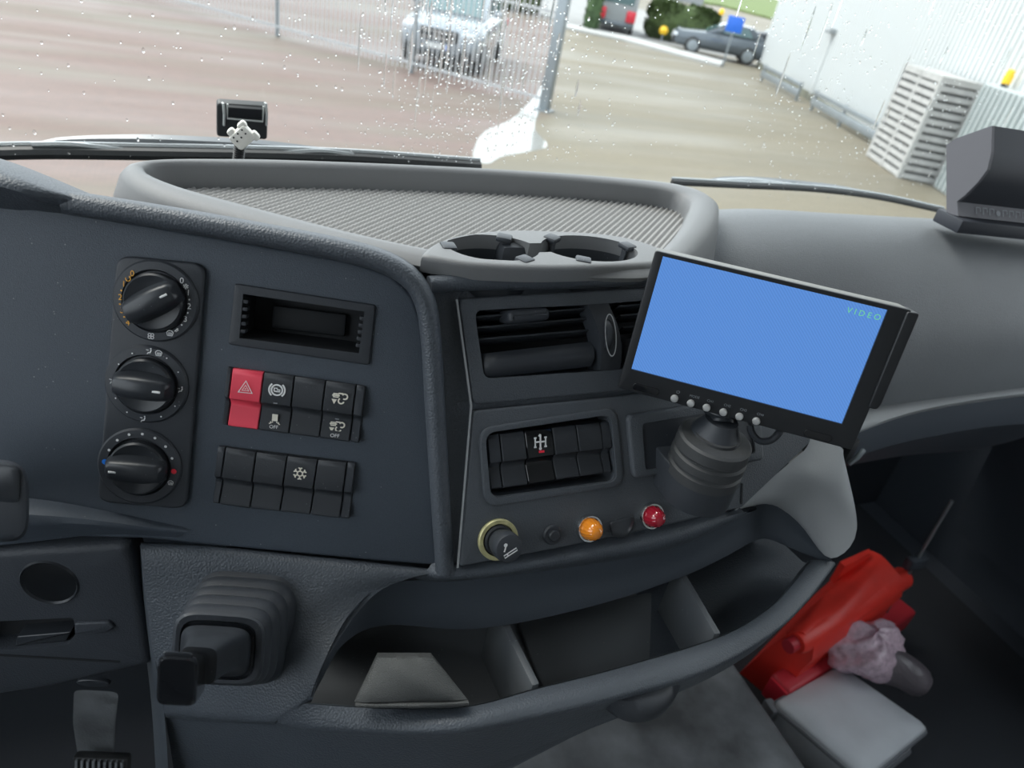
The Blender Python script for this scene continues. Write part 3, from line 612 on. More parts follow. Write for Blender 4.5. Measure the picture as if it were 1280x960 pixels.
# windscreen pane
GB, GT = (0.93, 2.10), (0.62, 3.45)
def glass_pt(x, z):
    y = GB[0] + (GT[0] - GB[0]) * (z - GB[1]) / (GT[1] - GB[1]) - 0.05 * ((x - .2) / 1.2) ** 2; return np.array([x, y, z])
def glass_mat():
    m = bpy.data.materials.new('wet_glass'); m.use_nodes = True; nt = m.node_tree; nt.nodes.remove(nt.nodes['Principled BSDF']); N = nt.nodes.new; Lk = nt.links.new
    tr = N('ShaderNodeBsdfTransparent'); tr.inputs[0].default_value = (0.93, 0.95, 0.94, 1); gl = N('ShaderNodeBsdfGlossy'); gl.inputs['Roughness'].default_value = 0.02
    lw = N('ShaderNodeLayerWeight'); lw.inputs['Blend'].default_value = 0.5; pw = N('ShaderNodeMath'); pw.operation = 'POWER'; pw.inputs[1].default_value = 5.0; Lk(lw.outputs['Facing'], pw.inputs[0])
    fr = N('ShaderNodeMath'); fr.operation = 'MULTIPLY_ADD'; fr.inputs[1].default_value = 0.9; fr.inputs[2].default_value = 0.03; Lk(pw.outputs[0], fr.inputs[0]); mx = N('ShaderNodeMixShader'); Lk(fr.outputs[0], mx.inputs[0]); Lk(tr.outputs[0], mx.inputs[1]); Lk(gl.outputs[0], mx.inputs[2])
    Lk(mx.outputs[0], nt.nodes['Material Output'].inputs['Surface']); MATS['wet_glass'] = m
    m = bpy.data.materials.new('water_drop'); m.use_nodes = True; nt = m.node_tree; b = nt.nodes['Principled BSDF']
    b.inputs['Transmission Weight'].default_value = 1.0; b.inputs['IOR'].default_value = 1.33; b.inputs['Roughness'].default_value = 0.0; b.inputs['Base Color'].default_value = (1, 1, 1, 1); MATS['water_drop'] = m
glass_mat()
pane = MB().loft([[glass_pt(x, z) for x in np.linspace(XL, XR, 25)] for z in np.linspace(GB[1], GT[1], 12)]).build('window_1', 'wet_glass')
structure(pane, 'wet front windscreen of the cab')
for i, x in enumerate((XL, XR)):
    structure(MB().tube([glass_pt(x, 2.0), glass_pt(x, ZC)], .05, 8).build('trim_%d' % (i + 2), 'dark_trim'), 'windscreen pillar on the %s side' % ('driver' if i == 0 else 'passenger'))
# rain drops and runs on the outside of the glass
rs = np.random.RandomState(3); dr = MB()
def drop(x, z, rx, rz, th):
    p = glass_pt(x, z) + np.array([0, .0008, 0]); rows = []
    for ph in np.linspace(0, math.pi / 2, 4): rows.append([(p[0] + rx * math.cos(ph) * math.cos(q), p[1] + th * math.sin(ph), p[2] + rz * math.cos(ph) * math.sin(q)) for q in np.linspace(0, 2 * math.pi, 8, endpoint=False)])
    dr.loft(rows, cu=True, caps=True)
for i in range(2000):
    if rs.rand() < .5: u, v = rs.normal(600, 80), rs.uniform(-20, 205)
    elif rs.rand() < .65: u, v = rs.uniform(930, 1290), rs.uniform(-20, 250)
    else: u, v = rs.uniform(0, 1280), rs.uniform(-20, 200)
    r_ = ray(u, v); q = hity(u, v, .88); q = hity(u, v, glass_pt(q[0], q[2])[1]); a = rs.uniform(.0004, .0012) * (1.3 if rs.rand() < .15 else 1)
    drop(q[0], q[2], a, a * rs.uniform(1.0, 1.8), a * .6)
for i in range(60):
    u, v = (rs.normal(590, 80) if i % 3 else rs.uniform(900, 1280)), rs.uniform(-20, 150); q = hity(u, v, .86)
    drop(q[0], q[2], rs.uniform(.0010, .0020), rs.uniform(.010, .03), .0009)
do = dr.build('rain_drops', 'water_drop', smooth=60); tag(do, 'rain drops and runs covering the windscreen', 'rain drops', kind='stuff')

# ================================================================== DASHBOARD
dash = thing('dashboard', 'dark grey moulded truck dashboard with a ribbed top tray and lower storage shelf', 'dashboard', (0.2, 0.45, 1.9))
def dpart(mb, name, material, smooth=32, parent=None): return mb.build(name, material, parent or dash, world=True, smooth=smooth)
def onA(mb): return mb.xf(A.m())
def onB(mb): return mb.xf(B.m())

# --- driver side panel with the slot opening
slot_hole = rnd(A.out([(299, 361), (462, 385), (454, 447), (293, 424)]), .002, 3)
pa = A.out([(-160, 255), (0, 252), (80, 258), (150, 274), (300, 301), (440, 326), (490, 344), (516, 370), (529, 408), (535, 500), (541, 600), (547, 708), (470, 702), (365, 692), (260, 682), (180, 674), (100, 672), (0, 684), (-160, 705)])
dpart(onA(MB().plate(pa, -.03, 0, .003, holes=[slot_hole])), 'instrument_panel', 'panel')
# raised wedge along the lower left edge
P = lambda u, v, h=0.0: A.pt(u, v, h)
dpart(MB().loft(surf([[P(-160, 610, 0), P(30, 622, 0), P(130, 638, 0), P(238, 661, 0)], [P(-160, 632, .016), P(30, 640, .014), P(130, 651, .009), P(236, 664, .0015)], [P(-160, 660, .017), P(30, 656, .015), P(130, 659, .009), P(230, 667, .0015)], [P(-160, 690, 0), P(30, 676, 0), P(130, 668, 0), P(222, 672, 0)]], 24, 10)), 'ridge', 'panel', 45)
# padded rim around the panel
path = cr([P(u, v, .004) for u, v in ((84, 254), (200, 272), (320, 293), (420, 312), (478, 328), (512, 348), (530, 376), (538, 420), (544, 520), (550, 620), (556, 712))], 60)
prof = [(-.0072, -.02), (-.0072, .000), (-.0058, .006), (-.002, .009), (.002, .009), (.0055, .006), (.0068, .001), (.0072, -.02)]
dpart(sweep(path, prof, A.z), 'rim', 'skin', 60)
# cowl of the instrument cluster
dpart(MB().loft(surf([[P(-160, 150, -.03), P(0, 198, -.03), P(60, 220, -.02), P(120, 245, -.015), P(200, 275, -.02)],
                      [P(-160, 152, .0), P(0, 203, .0), P(60, 226, .0), P(120, 249, -.004), P(200, 277, -.016)],
                      [P(-160, 165, .022), P(0, 216, .022), P(60, 238, .018), P(120, 255, .004), P(200, 279, -.014)],
                      [P(-160, 190, .030), P(0, 231, .028), P(45, 247, .022), P(80, 256, .012), P(200, 282, -.014)],
                      [P(-160, 212, .026), P(0, 238, .024), P(40, 251, .018), P(78, 261, .008), P(200, 284, -.016)],
                      [P(-160, 235, -.002), P(0, 262, -.002), P(40, 264, -.002), P(76, 268, -.002), P(200, 290, -.02)]], 30, 24)), 'cluster_cowl', 'skin', 60)

# --- centre panel
sur = B.out([(520, 340), (560, 340), (700, 338), (900, 335), (962, 348), (1002, 400), (1030, 500), (1030, 548), (1015, 562), (925, 642), (830, 668), (700, 694), (572, 714), (556, 714), (549, 560), (540, 430)])
Q = lambda u, v, h=0.0: B.pt(u, v, h)
# seams (raised bead next to the plates)
vent_hole = rnd(B.out([(592, 388), (736, 381), (950, 364), (968, 436), (757, 463), (604, 473)]), [.006] * 6, 4)
up = rnd(B.out([(573, 373), (760, 362), (935, 352), (970, 366), (1000, 448), (775, 489), (590, 506)]), [.006, 0, 0, .004, .004, 0, .004], 4)
dpart(onB(MB().plate(up, -.02, .002, .002, holes=[vent_hole])), 'vent_panel', 'skin_fine')
rec_hole = rnd(B.out([(605, 541), (760, 518), (768, 600), (612, 621)]), .008, 6)
lo = rnd(B.out([(590, 513), (775, 495), (1000, 456), (1012, 552), (926, 634), (830, 656), (700, 684), (574, 708)]), [.003, 0, .003, .003, .003, 0, 0, .004], 4)
dpart(onB(MB().plate(lo, -.02, .002, .002, holes=[rec_hole])), 'switch_panel', 'skin_fine')
ring_o = rnd(B.out([(596, 534), (768, 508), (778, 606), (604, 634)]), .012, 6)
dpart(onB(MB().plate(sur, -.05, -.004, .010, seg=5, holes=[offset(ccw(vent_hole), .002), offset(ccw(rec_hole), .001)])), 'centre_surround', 'skin')
dpart(onB(MB().plate(ring_o, .001, .0042, .0015, holes=[offset(ccw(rec_hole), .0006)])), 'recess_frame', 'skin_fine')
dpart(onB(MB().plate(offset(ccw(rec_hole), -.0002), -.019, -.016)), 'recess_back', 'hole_black')
dpart(onB(MB().ribbon(B.out([(571, 374), (589, 507), (572, 710)], .0026), .0016, .0026)), 'edge_bead', 'wing_grey', 0)
dpart(sweep(cr([B.pt(u, v, .005) for u, v in ((536, 356), (580, 353), (700, 351), (880, 345), (945, 352))], 40), [(.006 * math.cos(q), .007 * math.sin(q)) for q in np.linspace(0, 2 * math.pi, 14, endpoint=False)], B.z), 'top_roll', 'skin', 60)
# blank plate behind the monitor bracket
bo = rnd(B.out([(779, 518), (944, 492), (950, 574), (787, 597)]), .006, 5); bi = rnd(B.out([(797, 528), (932, 506), (938, 566), (801, 586)]), .004, 5)
dpart(onB(MB().plate(bo, .001, .0065, .003, holes=[bi])), 'blank_plate', 'skin_fine')
dpart(onB(MB().plate(bi, .001, .0045)), 'blank_insert', 'black_plastic')
dpart(onB(MB().box((*B.loc(927, 617, .002), .0022), (.0016, .018, .001))), 'seam', 'hole_black', 0)

# --- lever surround and lower lip
def lerp_depth(px, d0, d1, t): pass
def zdepth(p): return float((R.T @ (np.array(p) - C))[2])
seam = [(176, 682), (260, 686), (365, 696), (450, 704), (546, 714)]
bot = [(205, 890, 1.992), (255, 894, 2.0), (310, 897, 2.01), (352, 895, 2.025), (392, 870, 2.045)]
mid1 = [(182, 745), (260, 748), (340, 750), (402, 750), (470, 738)]; mid2 = [(192, 815), (262, 818), (322, 818), (372, 812), (420, 802)]
d_s = [zdepth(A.pt(u, v, .002)) for u, v in seam]; d_b = [zdepth(hitz(*q)) for q in bot]
rows = [[at(u, v, d + .03) for (u, v), d in zip(seam, d_s)], [at(u, v, d) for (u, v), d in zip(seam, d_s)]]
for t, mm in ((.36, mid1), (.72, mid2)): rows.append([at(u, v, a + (b - a) * t - .004) for (u, v), a, b in zip(mm, d_s, d_b)])
rows.append([hitz(*q) for q in bot]); rows[2][-1] = hitz(470, 742, 2.092); rows[3][-1] = hitz(408, 824, 2.067)
rows += [[p + np.array([0, .003, -.010]) for p in rows[4]]]
dpart(MB().loft(surf(rows, 30, 34)), 'lever_surround', 'skin', 60)
# left cheek of the surround
dpart(MB().loft(surf([[at(u, v, d) for u, v, d in ((176, 682, d_s[0]), (182, 745, d_s[0] * .64 + d_b[0] * .36 - .004), (192, 815, d_s[0] * .28 + d_b[0] * .72 - .004), (205, 890, d_b[0]), (212, 990, d_b[0] + .04))],
                      [at(u, v, d) for u, v, d in ((166, 684, d_s[0] + .09), (172, 745, d_s[0] + .09), (182, 815, d_s[0] + .09), (190, 890, d_b[0] + .09), (196, 990, d_b[0] + .1))]], 20, 4)), 'surround_cheek', 'skin', 60)
# crease and band over the shelf opening (columns run from the left corner to the right end)
crease = [(388, 872, 2.045), (400, 838, 2.062), (438, 766, 2.088), (490, 729, 2.094), (590, 724, 2.092), (720, 708, 2.092), (840, 686, 2.092), (905, 656, 2.092), (945, 632, 2.094), (968, 624, 2.096), (1000, 655, 2.08), (1042, 703, 2.056)]
openg = [(390, 876, 2.043), (398, 858, 2.045), (432, 803, 2.047), (484, 782, 2.048), (600, 786, 2.048), (740, 758, 2.05), (850, 722, 2.05), (905, 697, 2.05), (940, 678, 2.052), (962, 674, 2.053), (1000, 690, 2.052), (1040, 705, 2.05)]
cP = [hitz(*q) for q in crease]; oP = [hitz(*q) for q in openg]
dpart(MB().loft(surf([cP, [(a * .5 + b * .5) + np.array([0, .003, 0]) for a, b in zip(cP, oP)], oP, [p + np.array([0, .012, .0]) for p in oP]], 90, 10)), 'shelf_brow', 'dark_trim', 40)
# lip between the panel seam and the crease
lipseam = [B.pt(u, v, .0) for u, v in ((549, 717), (562, 717), (600, 713), (720, 690), (840, 664), (905, 648), (930, 640))]
lipc = [hitz(*q) for q in ((516, 729, 2.0925), (540, 727, 2.093), (592, 724, 2.092), (720, 708, 2.092), (840, 686, 2.092), (905, 656, 2.092), (945, 632, 2.094))]
lipseam[0] = lipseam[0] + np.array([0, .016, -.004]); lipc[0] = lipc[0] + np.array([0, .006, 0]); lipseam[1] = lipseam[1] + np.array([0, .004, 0])
dpart(MB().loft(surf([[p + np.array([0, .02, 0]) for p in lipseam], lipseam, [(a + b) / 2 + np.array([0, -.006, .004]) for a, b in zip(lipseam, lipc)], lipc], 60, 10)), 'lower_lip', 'skin', 60)
# pale end piece at the passenger end of the console
w_in = [B.pt(u, v, -.001) for u, v in ((918, 638), (950, 610), (992, 574), (1010, 556), (1020, 520))]
w_mid = [hitz(*q) for q in ((950, 630, 2.10), (978, 627, 2.107), (1018, 612, 2.13), (1042, 600, 2.14), (1052, 560, 2.165))]
w_out = [hitz(*q) for q in ((966, 624, 2.096), (1000, 655, 2.08), (1038, 698, 2.058), (1071, 662, 2.075), (1052, 558, 2.16))]
dpart(MB().loft(surf([w_in, w_mid, w_out], 26, 16)), 'end_piece', 'wing_grey', 60)
w_bk = [p + np.array([.03, .10, -.02]) for p in w_out[2:]]
dpart(MB().loft(surf([w_out[2:], w_bk], 16, 4)), 'end_cheek', 'dark_trim', 60)

# --- shelf: rim, floor, back, dividers, fascia
rin = [(384, 878, 2.042), (480, 884, 2.047), (585, 882, 2.05), (670, 860, 2.05), (780, 832, 2.05), (900, 795, 2.05), (958, 762, 2.05), (990, 730, 2.05), (1012, 700, 2.052)]
rout = [(345, 902, 2.022), (420, 911, 2.034), (560, 913, 2.05), (660, 897, 2.05), (760, 874, 2.05), (880, 839, 2.05), (965, 792, 2.05), (1012, 748, 2.05), (1046, 703, 2.052)]
iP = cr([hitz(*q) for q in rin], 60); uP = cr([hitz(*q) for q in rout], 60)
rows = [[p + np.array([0, .004, -.02]) for p in iP], [p + np.array([0, .0005, -.002]) for p in iP]]
rows += [[a * (1 - t) + b * t + np.array([0, 0, .0015 * math.sin(math.pi * t)]) for a, b in zip(iP, uP)] for t in (.08, .5, .9)]
rows += [[p + np.array([0, 0, -.003]) for p in uP], [p + np.array([0, .002, -.010]) for p in uP], [p + np.array([0, .008, -.035]) for p in uP]]
dpart(MB().loft(rows), 'shelf_rim', 'skin', 60)
dropz = np.interp(np.linspace(0, 1, 60), [0, .25, .45, .6, .75, .88, 1], [.17, .12, .065, .045, .032, .022, .014])
fas = [[p + np.array([0, .002, -.010]) for p in uP]] + [[p + np.array([0, .004 + .016 * t * t, -.012 - d * t]) for p, d in zip(uP, dropz)] for t in (.1, .35, .55, .60, .8, 1)]
fas[4] = [p + np.array([0, .004, .0]) for p in fas[4]]
fas += [[p + np.array([0, .012, -.006]) for p in fas[-1]], [p + np.array([0, .14, -.02]) for p in fas[-1]]]
dpart(MB().loft(fas), 'lower_fascia', 'skin', 25)
lf = [hitz(*q) + np.array([0, .003, -.010]) for q in bot[:4]] + [uP[2] + np.array([0, .003, -.010])]
dpart(MB().loft(surf([lf, [p + np.array([0, .001, -.02]) for p in lf], [p + np.array([0, .006, -.10]) for p in lf], [p + np.array([0, .02, -.19]) for p in lf]], 20, 12)), 'driver_fascia', 'skin', 50)
ZS = 1.982
flr = cr([hitz(*q) for q in rin], 40)
rows = [[p for p in flr], [p + np.array([0, .006, -.05]) for p in flr], [np.array([p[0], p[1] + .010, ZS + .004]) for p in flr], [np.array([p[0], p[1] + .018, ZS]) for p in flr], [np.array([p[0], .385, ZS]) for p in flr], [np.array([p[0], .395, ZS + .012]) for p in flr], [np.array([p[0], .40, 2.085]) for p in flr]]
dpart(MB().loft(rows), 'shelf_tray', 'shelf_dark', 60)
for a, b in (((633, 784), (670, 858)), ((860, 731), (897, 794))):
    p, q = hitz(*a, 2.044), hitz(*b, 2.046); p = p + (p - q) * .4; d = nrm(q - p); L = np.linalg.norm(q - p); pr = []
    dpart(MB().box((p + q) / 2 - UP * .031, (L, .007, .066), .0025, axes=(d, np.cross(UP, d), UP)), 'divider', 'shelf_dark')
# shallow inner step of the middle bay
dpart(MB().plate(rnd([(.235, .30), (.43, .305), (.42, .375), (.24, .375)], .012), ZS - .001, ZS + .003, .002), 'shelf_step', 'shelf_dark')
# pull handle under the rim
hp = cr([hitz(u, v, 2.030) for u, v in ((752, 880), (778, 884), (810, 876), (836, 860), (850, 845))], 24)
rows = []
for i, p in enumerate(hp):
    k = math.sin(math.pi * i / 23) ** .6
    rows.append([p + np.array([0, .014, .012]), p + np.array([0, -.004 * k, .012]), p + np.array([0, -.012 * k, .004]), p + np.array([0, -.012 * k, -.006 * k]), p + np.array([0, .0, -.012 * k]), p + np.array([0, .018, -.012 * k])])
dpart(MB().loft(rows), 'pull_handle', 'black_plastic', 50)

# --- left knee panel with a round recess
K = Frame(A.pt(80, 760, -.012), A.x, A.y + A.z * .25)
rc = circ(K.loc(62, 728), .0175, 32)
kn = rnd(K.out([(-160, 712), (0, 690), (158, 679), (166, 700), (188, 832), (60, 862), (-160, 895)]), [0, 0, .004, .004, .01, 0, 0], 4)
lat = rnd(K.out([(-30, 778), (92, 772), (95, 792), (85, 806), (18, 812), (-30, 812)]), .003, 3)
dpart(MB().plate(kn, -.02, 0, .006, holes=[rc, lat]).xf(K.m()), 'knee_panel', 'knee')
kk = MB().lathe([(.0176, 0), (.0186, .0015), (.0196, 0), (.0196, -.001)], 32, (*K.loc(62, 728), 0)); dpart(kk.xf(K.m()), 'recess_ring', 'black_satin')
dpart(MB().lathe([(.0175, .0), (.0165, -.016), (.012, -.02), (0, -.021)], 32, (*K.loc(62, 728), 0)).xf(K.m()), 'recess_cup', 'hole_black')
dpart(MB().plate(offset(ccw(lat), .002), -.019, -.015).xf(K.m()), 'latch_recess', 'hole_black')
dpart(MB().plate(rnd(K.out([(18, 800), (86, 794), (80, 805), (16, 812)]), .001, 2), -.015, -.003, .001).xf(K.m()), 'latch', 'black_satin')
dpart(MB().plate(rnd(K.out([(95, 776), (138, 774), (145, 781), (135, 788), (95, 790)]), .002, 3), -.001, .003, .0015).xf(K.m()), 'latch_cover', 'knee')
dpart(MB().box((*K.loc(70, 822), .0), (.09, .0014, .002)).xf(K.m()), 'panel_seam', 'hole_black')
dpart(MB().plate(circ(K.loc(117, 853), .012, 20, .004), -.002, .0015, .001).xf(K.m()), 'screw_boss', 'black_satin')

# --- ribbed tray on top
ZT, ZM = 2.312, 2.291
inner_px = [(182, 212), (200, 203), (300, 203), (450, 207), (600, 214), (740, 224), (830, 234), (862, 246), (858, 268), (838, 298), (800, 322), (700, 325), (600, 321), (545, 311), (440, 288), (320, 257), (225, 231)]
outer_px = [(150, 214), (172, 198), (300, 195), (450, 200), (600, 207), (740, 216), (845, 226), (893, 242), (900, 266), (880, 298), (832, 335), (700, 336), (600, 333), (530, 323), (420, 302), (300, 272), (190, 240)]
iT = cr([hitz(u, v, ZT) for u, v in inner_px], 120, True); oT = cr([hitz(u, v, ZT) for u, v in outer_px], 120, True)
cen = np.mean(iT, axis=0)
def outw(p, k): d = nrm((p - cen) * [1, 1, 0]); return d * k
rows = [[np.array([p[0], p[1], ZM - .004]) + outw(p, -.004) for p in iT], [np.array([p[0], p[1], ZM + .004]) + outw(p, -.002) for p in iT], [p + UP * -.004 for p in iT], [p * .88 + q * .12 + UP * -.0006 for p, q in zip(iT, oT)], [p * .6 + q * .4 + UP * .0006 for p, q in zip(iT, oT)], [p * .25 + q * .75 - UP * .0012 for p, q in zip(iT, oT)], [q - UP * .006 for q in oT], [q + outw(q, .006) - UP * .022 for q in oT], [q + outw(q, .012) - UP * .05 for q in oT], [q + outw(q, .014) - UP * .10 for q in oT]]
for ri, r_ in enumerate(rows[7:]):
    for j, p in enumerate(r_):                               # short lip where the tray overhangs the panels
        if oT[j][1] < .535 and .03 < oT[j][0] < .37: r_[j] = oT[j] + np.array([0, (.002, .012, .03)[ri], (-.010, -.012, -.012)[ri]])
dpart(MB().loft(rows, cu=True), 'top_tray', 'tray_grey', 50)
# cup holder platform
Z2 = ZT + .003
pl_px = [(527, 318), (541, 304), (570, 294), (622, 287), (680, 287), (760, 292), (812, 304), (832, 316), (822, 328), (700, 333), (600, 330), (545, 322)]
pl = [tuple(hitz(u, v, Z2)[:2]) for u, v in pl_px]; pl = [tuple(p) for p in cr([np.array(p) for p in pl], 60, True)]
def holder(cu, cv, r): p = hitz(cu, cv, Z2); return np.array(p[:2]), r
ca_, ra = holder(617, 309, .0345); cb_, rb = holder(738, 310, .0400); EY = np.array([1.0, .68]); EYb = np.array([1.0, .62])
dv_ = cb_ - ca_; hole = []
th0 = math.atan2(dv_[1], dv_[0]); g1, g2 = .36, .34
for q in np.linspace(th0 + g1, th0 + 2 * math.pi - g1, 34): hole.append(tuple(ca_ + ra * EY * np.array([math.cos(q), math.sin(q)])))
for q in np.linspace(th0 + math.pi + g2, th0 + 3 * math.pi - g2, 34): hole.append(tuple(cb_ + rb * EYb * np.array([math.cos(q), math.sin(q)])))
# ribbed mat: two sets of diagonal ribs, real relief
xs = np.arange(-.075, .50, .0013); ys = np.arange(.405, .66, .0013)
poly = np.array([(p[0], p[1]) for p in iT])
def inside(x, y, poly=poly):
    c = np.zeros(x.shape, bool); n = len(poly); j = n - 1
    for i in range(n):
        xi, yi, xj, yj = *poly[i], *poly[j]; c ^= ((yi > y) != (yj > y)) & (x < (xj - xi) * (y - yi) / (yj - yi + 1e-12) + xi); j = i
    return c
XX, YY = np.meshgrid(xs, ys); k1 = (XX - YY) / math.sqrt(2); k2 = (XX + YY) / math.sqrt(2)
ZZ = ZM + .0011 * np.clip(np.sin(k1 * 2 * math.pi / .0052) * 1.3, -1, 1) + .00045 * np.sin(k2 * 2 * math.pi / .0052)
ok = inside(XX, YY) & ~inside(XX, YY, np.array(offset(ccw(pl), -.006))); nx_, ny_ = len(xs), len(ys)
fs = [(i * nx_ + j, i * nx_ + j + 1, (i + 1) * nx_ + j + 1, (i + 1) * nx_ + j) for i in range(ny_ - 1) for j in range(nx_ - 1) if ok[i, j] or ok[i + 1, j + 1] or ok[i, j + 1] or ok[i + 1, j]]
me = bpy.data.meshes.new('ribbed_mat'); vv = np.stack([XX.ravel(), YY.ravel(), ZZ.ravel()], 1) - np.array([.2, .45, 1.9]); me.from_pydata(vv.tolist(), [], fs); me.update(); me.shade_smooth(); me.materials.append(MATS['mat_rubber'])
bm = bmesh.new(); bm.from_mesh(me); bmesh.ops.delete(bm, geom=[v for v in bm.verts if not v.link_faces], context='VERTS'); bm.to_mesh(me); bm.free()
mo = bpy.data.objects.new('ribbed_mat', me); COL.objects.link(mo); mo.parent = dash; WM[mo.name] = WM[dash.name]
ch = dpart(MB().plate(pl, Z2 - .012, Z2, .004, holes=[hole], seg=4), 'cup_holder', 'tray_grey', 50)
dpart(MB().loft([[(p[0], p[1], Z2 - .011) for p in ccw(hole)], [(p[0] * .98 + np.mean([h_[0] for h_ in hole]) * .02, p[1] * .98 + np.mean([h_[1] for h_ in hole]) * .02, Z2 - .040) for p in ccw(hole)]], cu=True), 'holder_wall', 'black_satin', 40, ch)  # wall and floor are black to paint in the shade of deeper cups
dpart(MB().add([(p[0], p[1], Z2 - .039) for p in ccw(hole)], [tuple(range(len(hole)))]), 'holder_floor', 'hole_black', 0, ch)
for c_, r_, degs, ey_ in ((ca_, ra, (178, 62, 300), .68), (cb_, rb, (128, 245, 18), .62)):
    for dg_ in degs:
        q = math.radians(dg_); d = np.array([math.cos(q), math.sin(q), 0]); s_ = np.array([-d[1], d[0], 0]); o = np.array([c_[0], c_[1], 0]) + d * [1, ey_, 1] * (r_ - .001)
        lug = MB().box(o + UP * (Z2 - .001), (.011, .012, .0045), .0018, axes=(d, s_, UP)); lug.box(o - d * .002 + UP * (Z2 - .019), (.003, .005, .034), .001, axes=(d, s_, UP)); dpart(lug, 'lug', 'black_plastic', 40, ch)
mid = (ca_ + cb_) / 2; pm = hitz(662, 306, Z2)
dpart(MB().box((pm[0] - .004, pm[1] + .014, Z2 - .020), (.030, .020, .034), .006), 'holder_block', 'black_plastic', 40, ch)

# --- passenger side
XS = [.36, .44, .50, .58, .70, .90, 1.10, 1.30, XR]
def prow(f): return [np.array([x, *f(x)]) for x in XS]
rise = lambda x: min(1, max(0, (x - .40) / .16)) ** .6
rows = [prow(lambda x: (.90, 2.10)), prow(lambda x: (.80, 2.17)), prow(lambda x: (.70, 2.235 + .022 * rise(x))), prow(lambda x: (.63, 2.255 + .036 * rise(x))), prow(lambda x: (.58, 2.255 + .035 * rise(x))), prow(lambda x: (.535, 2.232 + .028 * rise(x))), prow(lambda x: (.505, 2.19 + .01 * rise(x))), prow(lambda x: (.492 + .02 * (x - .7), 2.14)), prow(lambda x: (.488 + .03 * (x - .7), 2.100 + .012 * (x - .6)))]
dpart(MB().loft(surf(rows, 50, 40)), 'passenger_dash', 'passenger', 60)
led = cr([hitz(u, v, z) for u, v, z in ((985, 590, 2.075), (1050, 550, 2.08), (1100, 528, 2.082), (1150, 513, 2.083), (1210, 502, 2.084), (1280, 493, 2.085), (1380, 487, 2.085))] + [np.array([1.44, .535, 2.085]), np.array([XR, .54, 2.085])], 60)
rows = [[p + np.array([0, .05, .016]) for p in led], [p + np.array([0, .022, .013]) for p in led], [p + np.array([0, .004, .009]) for p in led], [p + np.array([0, -.002, .003]) for p in led], [p + np.array([0, 0, -.004]) for p in led], [p + np.array([0, .01, -.008]) for p in led]]
dpart(MB().loft(rows), 'ledge_strip', 'wing_grey', 60)
rows = [[p + np.array([0, .008, -.006]) for p in led], [p + np.array([0, .004, -.03]) for p in led], [p + np.array([0, .006, -.06]) for p in led]]
rows2 = [[p + np.array([0, .006, -.06]) for p in led], [p + np.array([0, .03, -.085]) for p in led], [p + np.array([0, .075, -.16]) for p in led], [p + np.array([0, .10, -.19]) for p in led], [p + np.array([0, .30, -.24]) for p in led]]
dpart(MB().loft(rows), 'glovebox_edge', 'dark_trim', 60); dpart(MB().loft(rows2), 'glovebox_lid', 'dark_trim', 35)
gp_ = hitz(1062, 562, 2.05) + np.array([0, -.01, 0])
lt_ = dpart(MB().box(gp_ + np.array([-.004, .008, 0]), (.03, .012, .034), .006, axes=((.9, .4, 0), (-.4, .9, 0), UP)), 'latch_recess', 'hole_black')
dpart(MB().tube([gp_ + np.array([-.006, -.002, -.012]), gp_ + np.array([.0, -.004, -.002]), gp_ + np.array([.010, .0, .006])], .0032, 8), 'lid_latch', 'steel', 40, lt_)
# hidden body filling the dash so no light leaks through
dpart(MB().box((.35, .72, 2.06), (2.4, .34, .10)).box((.25, .62, 2.09), (.50, .26, .26)), 'dash_core', 'hole_black', 0)
dpart(MB().box((-.56, .62, 2.03), (.76, .25, .14), .03), 'driver_dash_top', 'skin')

# ================================================================== THINGS ON THE DRIVER SIDE PANEL
# --- climate control
f = A.sub(190, 478); ck_ = thing('climate_control', 'upright black panel with three rotary heater knobs', 'heater control', m=f.m())
L_ = lambda u, v, h=.004: f.loc(u, v, h)
MB().plate(rnd([L_(145, 319), L_(257, 330), L_(233, 637), L_(121, 628)], .009, 6), -.001, .004, .0016).build('base_plate', 'black_plastic', ck_)
def knob(cu, cv, rpx, cpx, ang, mk, label):
    c = L_(cu, cv, .005); s_ = zdepth(f.pt(cu, cv, .006)) / 887; rr, rc_ = rpx * s_, cpx * s_
    ring = MB().lathe([(rr, .003), (rr, .0048), (rr - .0012, .006), (rc_ + .0022, .0064), (rc_ + .001, .004), (rc_ + .001, .002)], 56, (*c, 0)).build('dial_ring', 'black_plastic', ck_)
    kn_ = MB().lathe([(rc_, .003), (rc_, .010), (rc_ - .0012, .0112), (rc_ * .72, .0098), (0, .009)], 48, (*c, 0)).build('knob', 'black_satin', ck_)
    kn_['label'] = label
    ca, sa = math.cos(ang), math.sin(ang); rows = []
    for t in np.linspace(-1, 1, 15):
        w = .0078 * (1 - .25 * abs(t) ** 2.5) * (1.0 if abs(t) < .99 else .8); x = t * (rc_ + .0006); hh = .0205 - .003 * t * t - (.005 if abs(t) > .99 else 0)
        r_ = []
        for a_, b_ in ((-1.25, .006), (-1.0, .55), (-.86, .85), (-.55, 1.0), (0, 1.03), (.55, 1.0), (.86, .85), (1.0, .55), (1.25, .006)):
            y = a_ * w; z = .009 + (hh - .009) * b_; r_.append((c[0] + x * ca - y * sa, c[1] + x * sa + y * ca, z))
        rows.append(r_)
    MB().loft(rows, cu=True, caps=True).build('grip', 'black_satin', kn_, smooth=50)
    x = mk * rc_ * .62; hz = .0213 - .003 * .38
    MB().box((c[0] + x * ca, c[1] + x * sa, hz - .0004), (.0052, .0014, .0007), .0003, axes=((ca, sa, 0), (-sa, ca, 0), (0, 0, 1))).build('pointer', 'print_white', kn_)
    return ring, c
HR = .0070
def pr(u, v): return f.loc(u, v, .0065)
r1, c1_ = knob(194.7, 376.5, 51.5, 35.5, math.radians(33), 1, 'black fan speed knob turned up to the right')
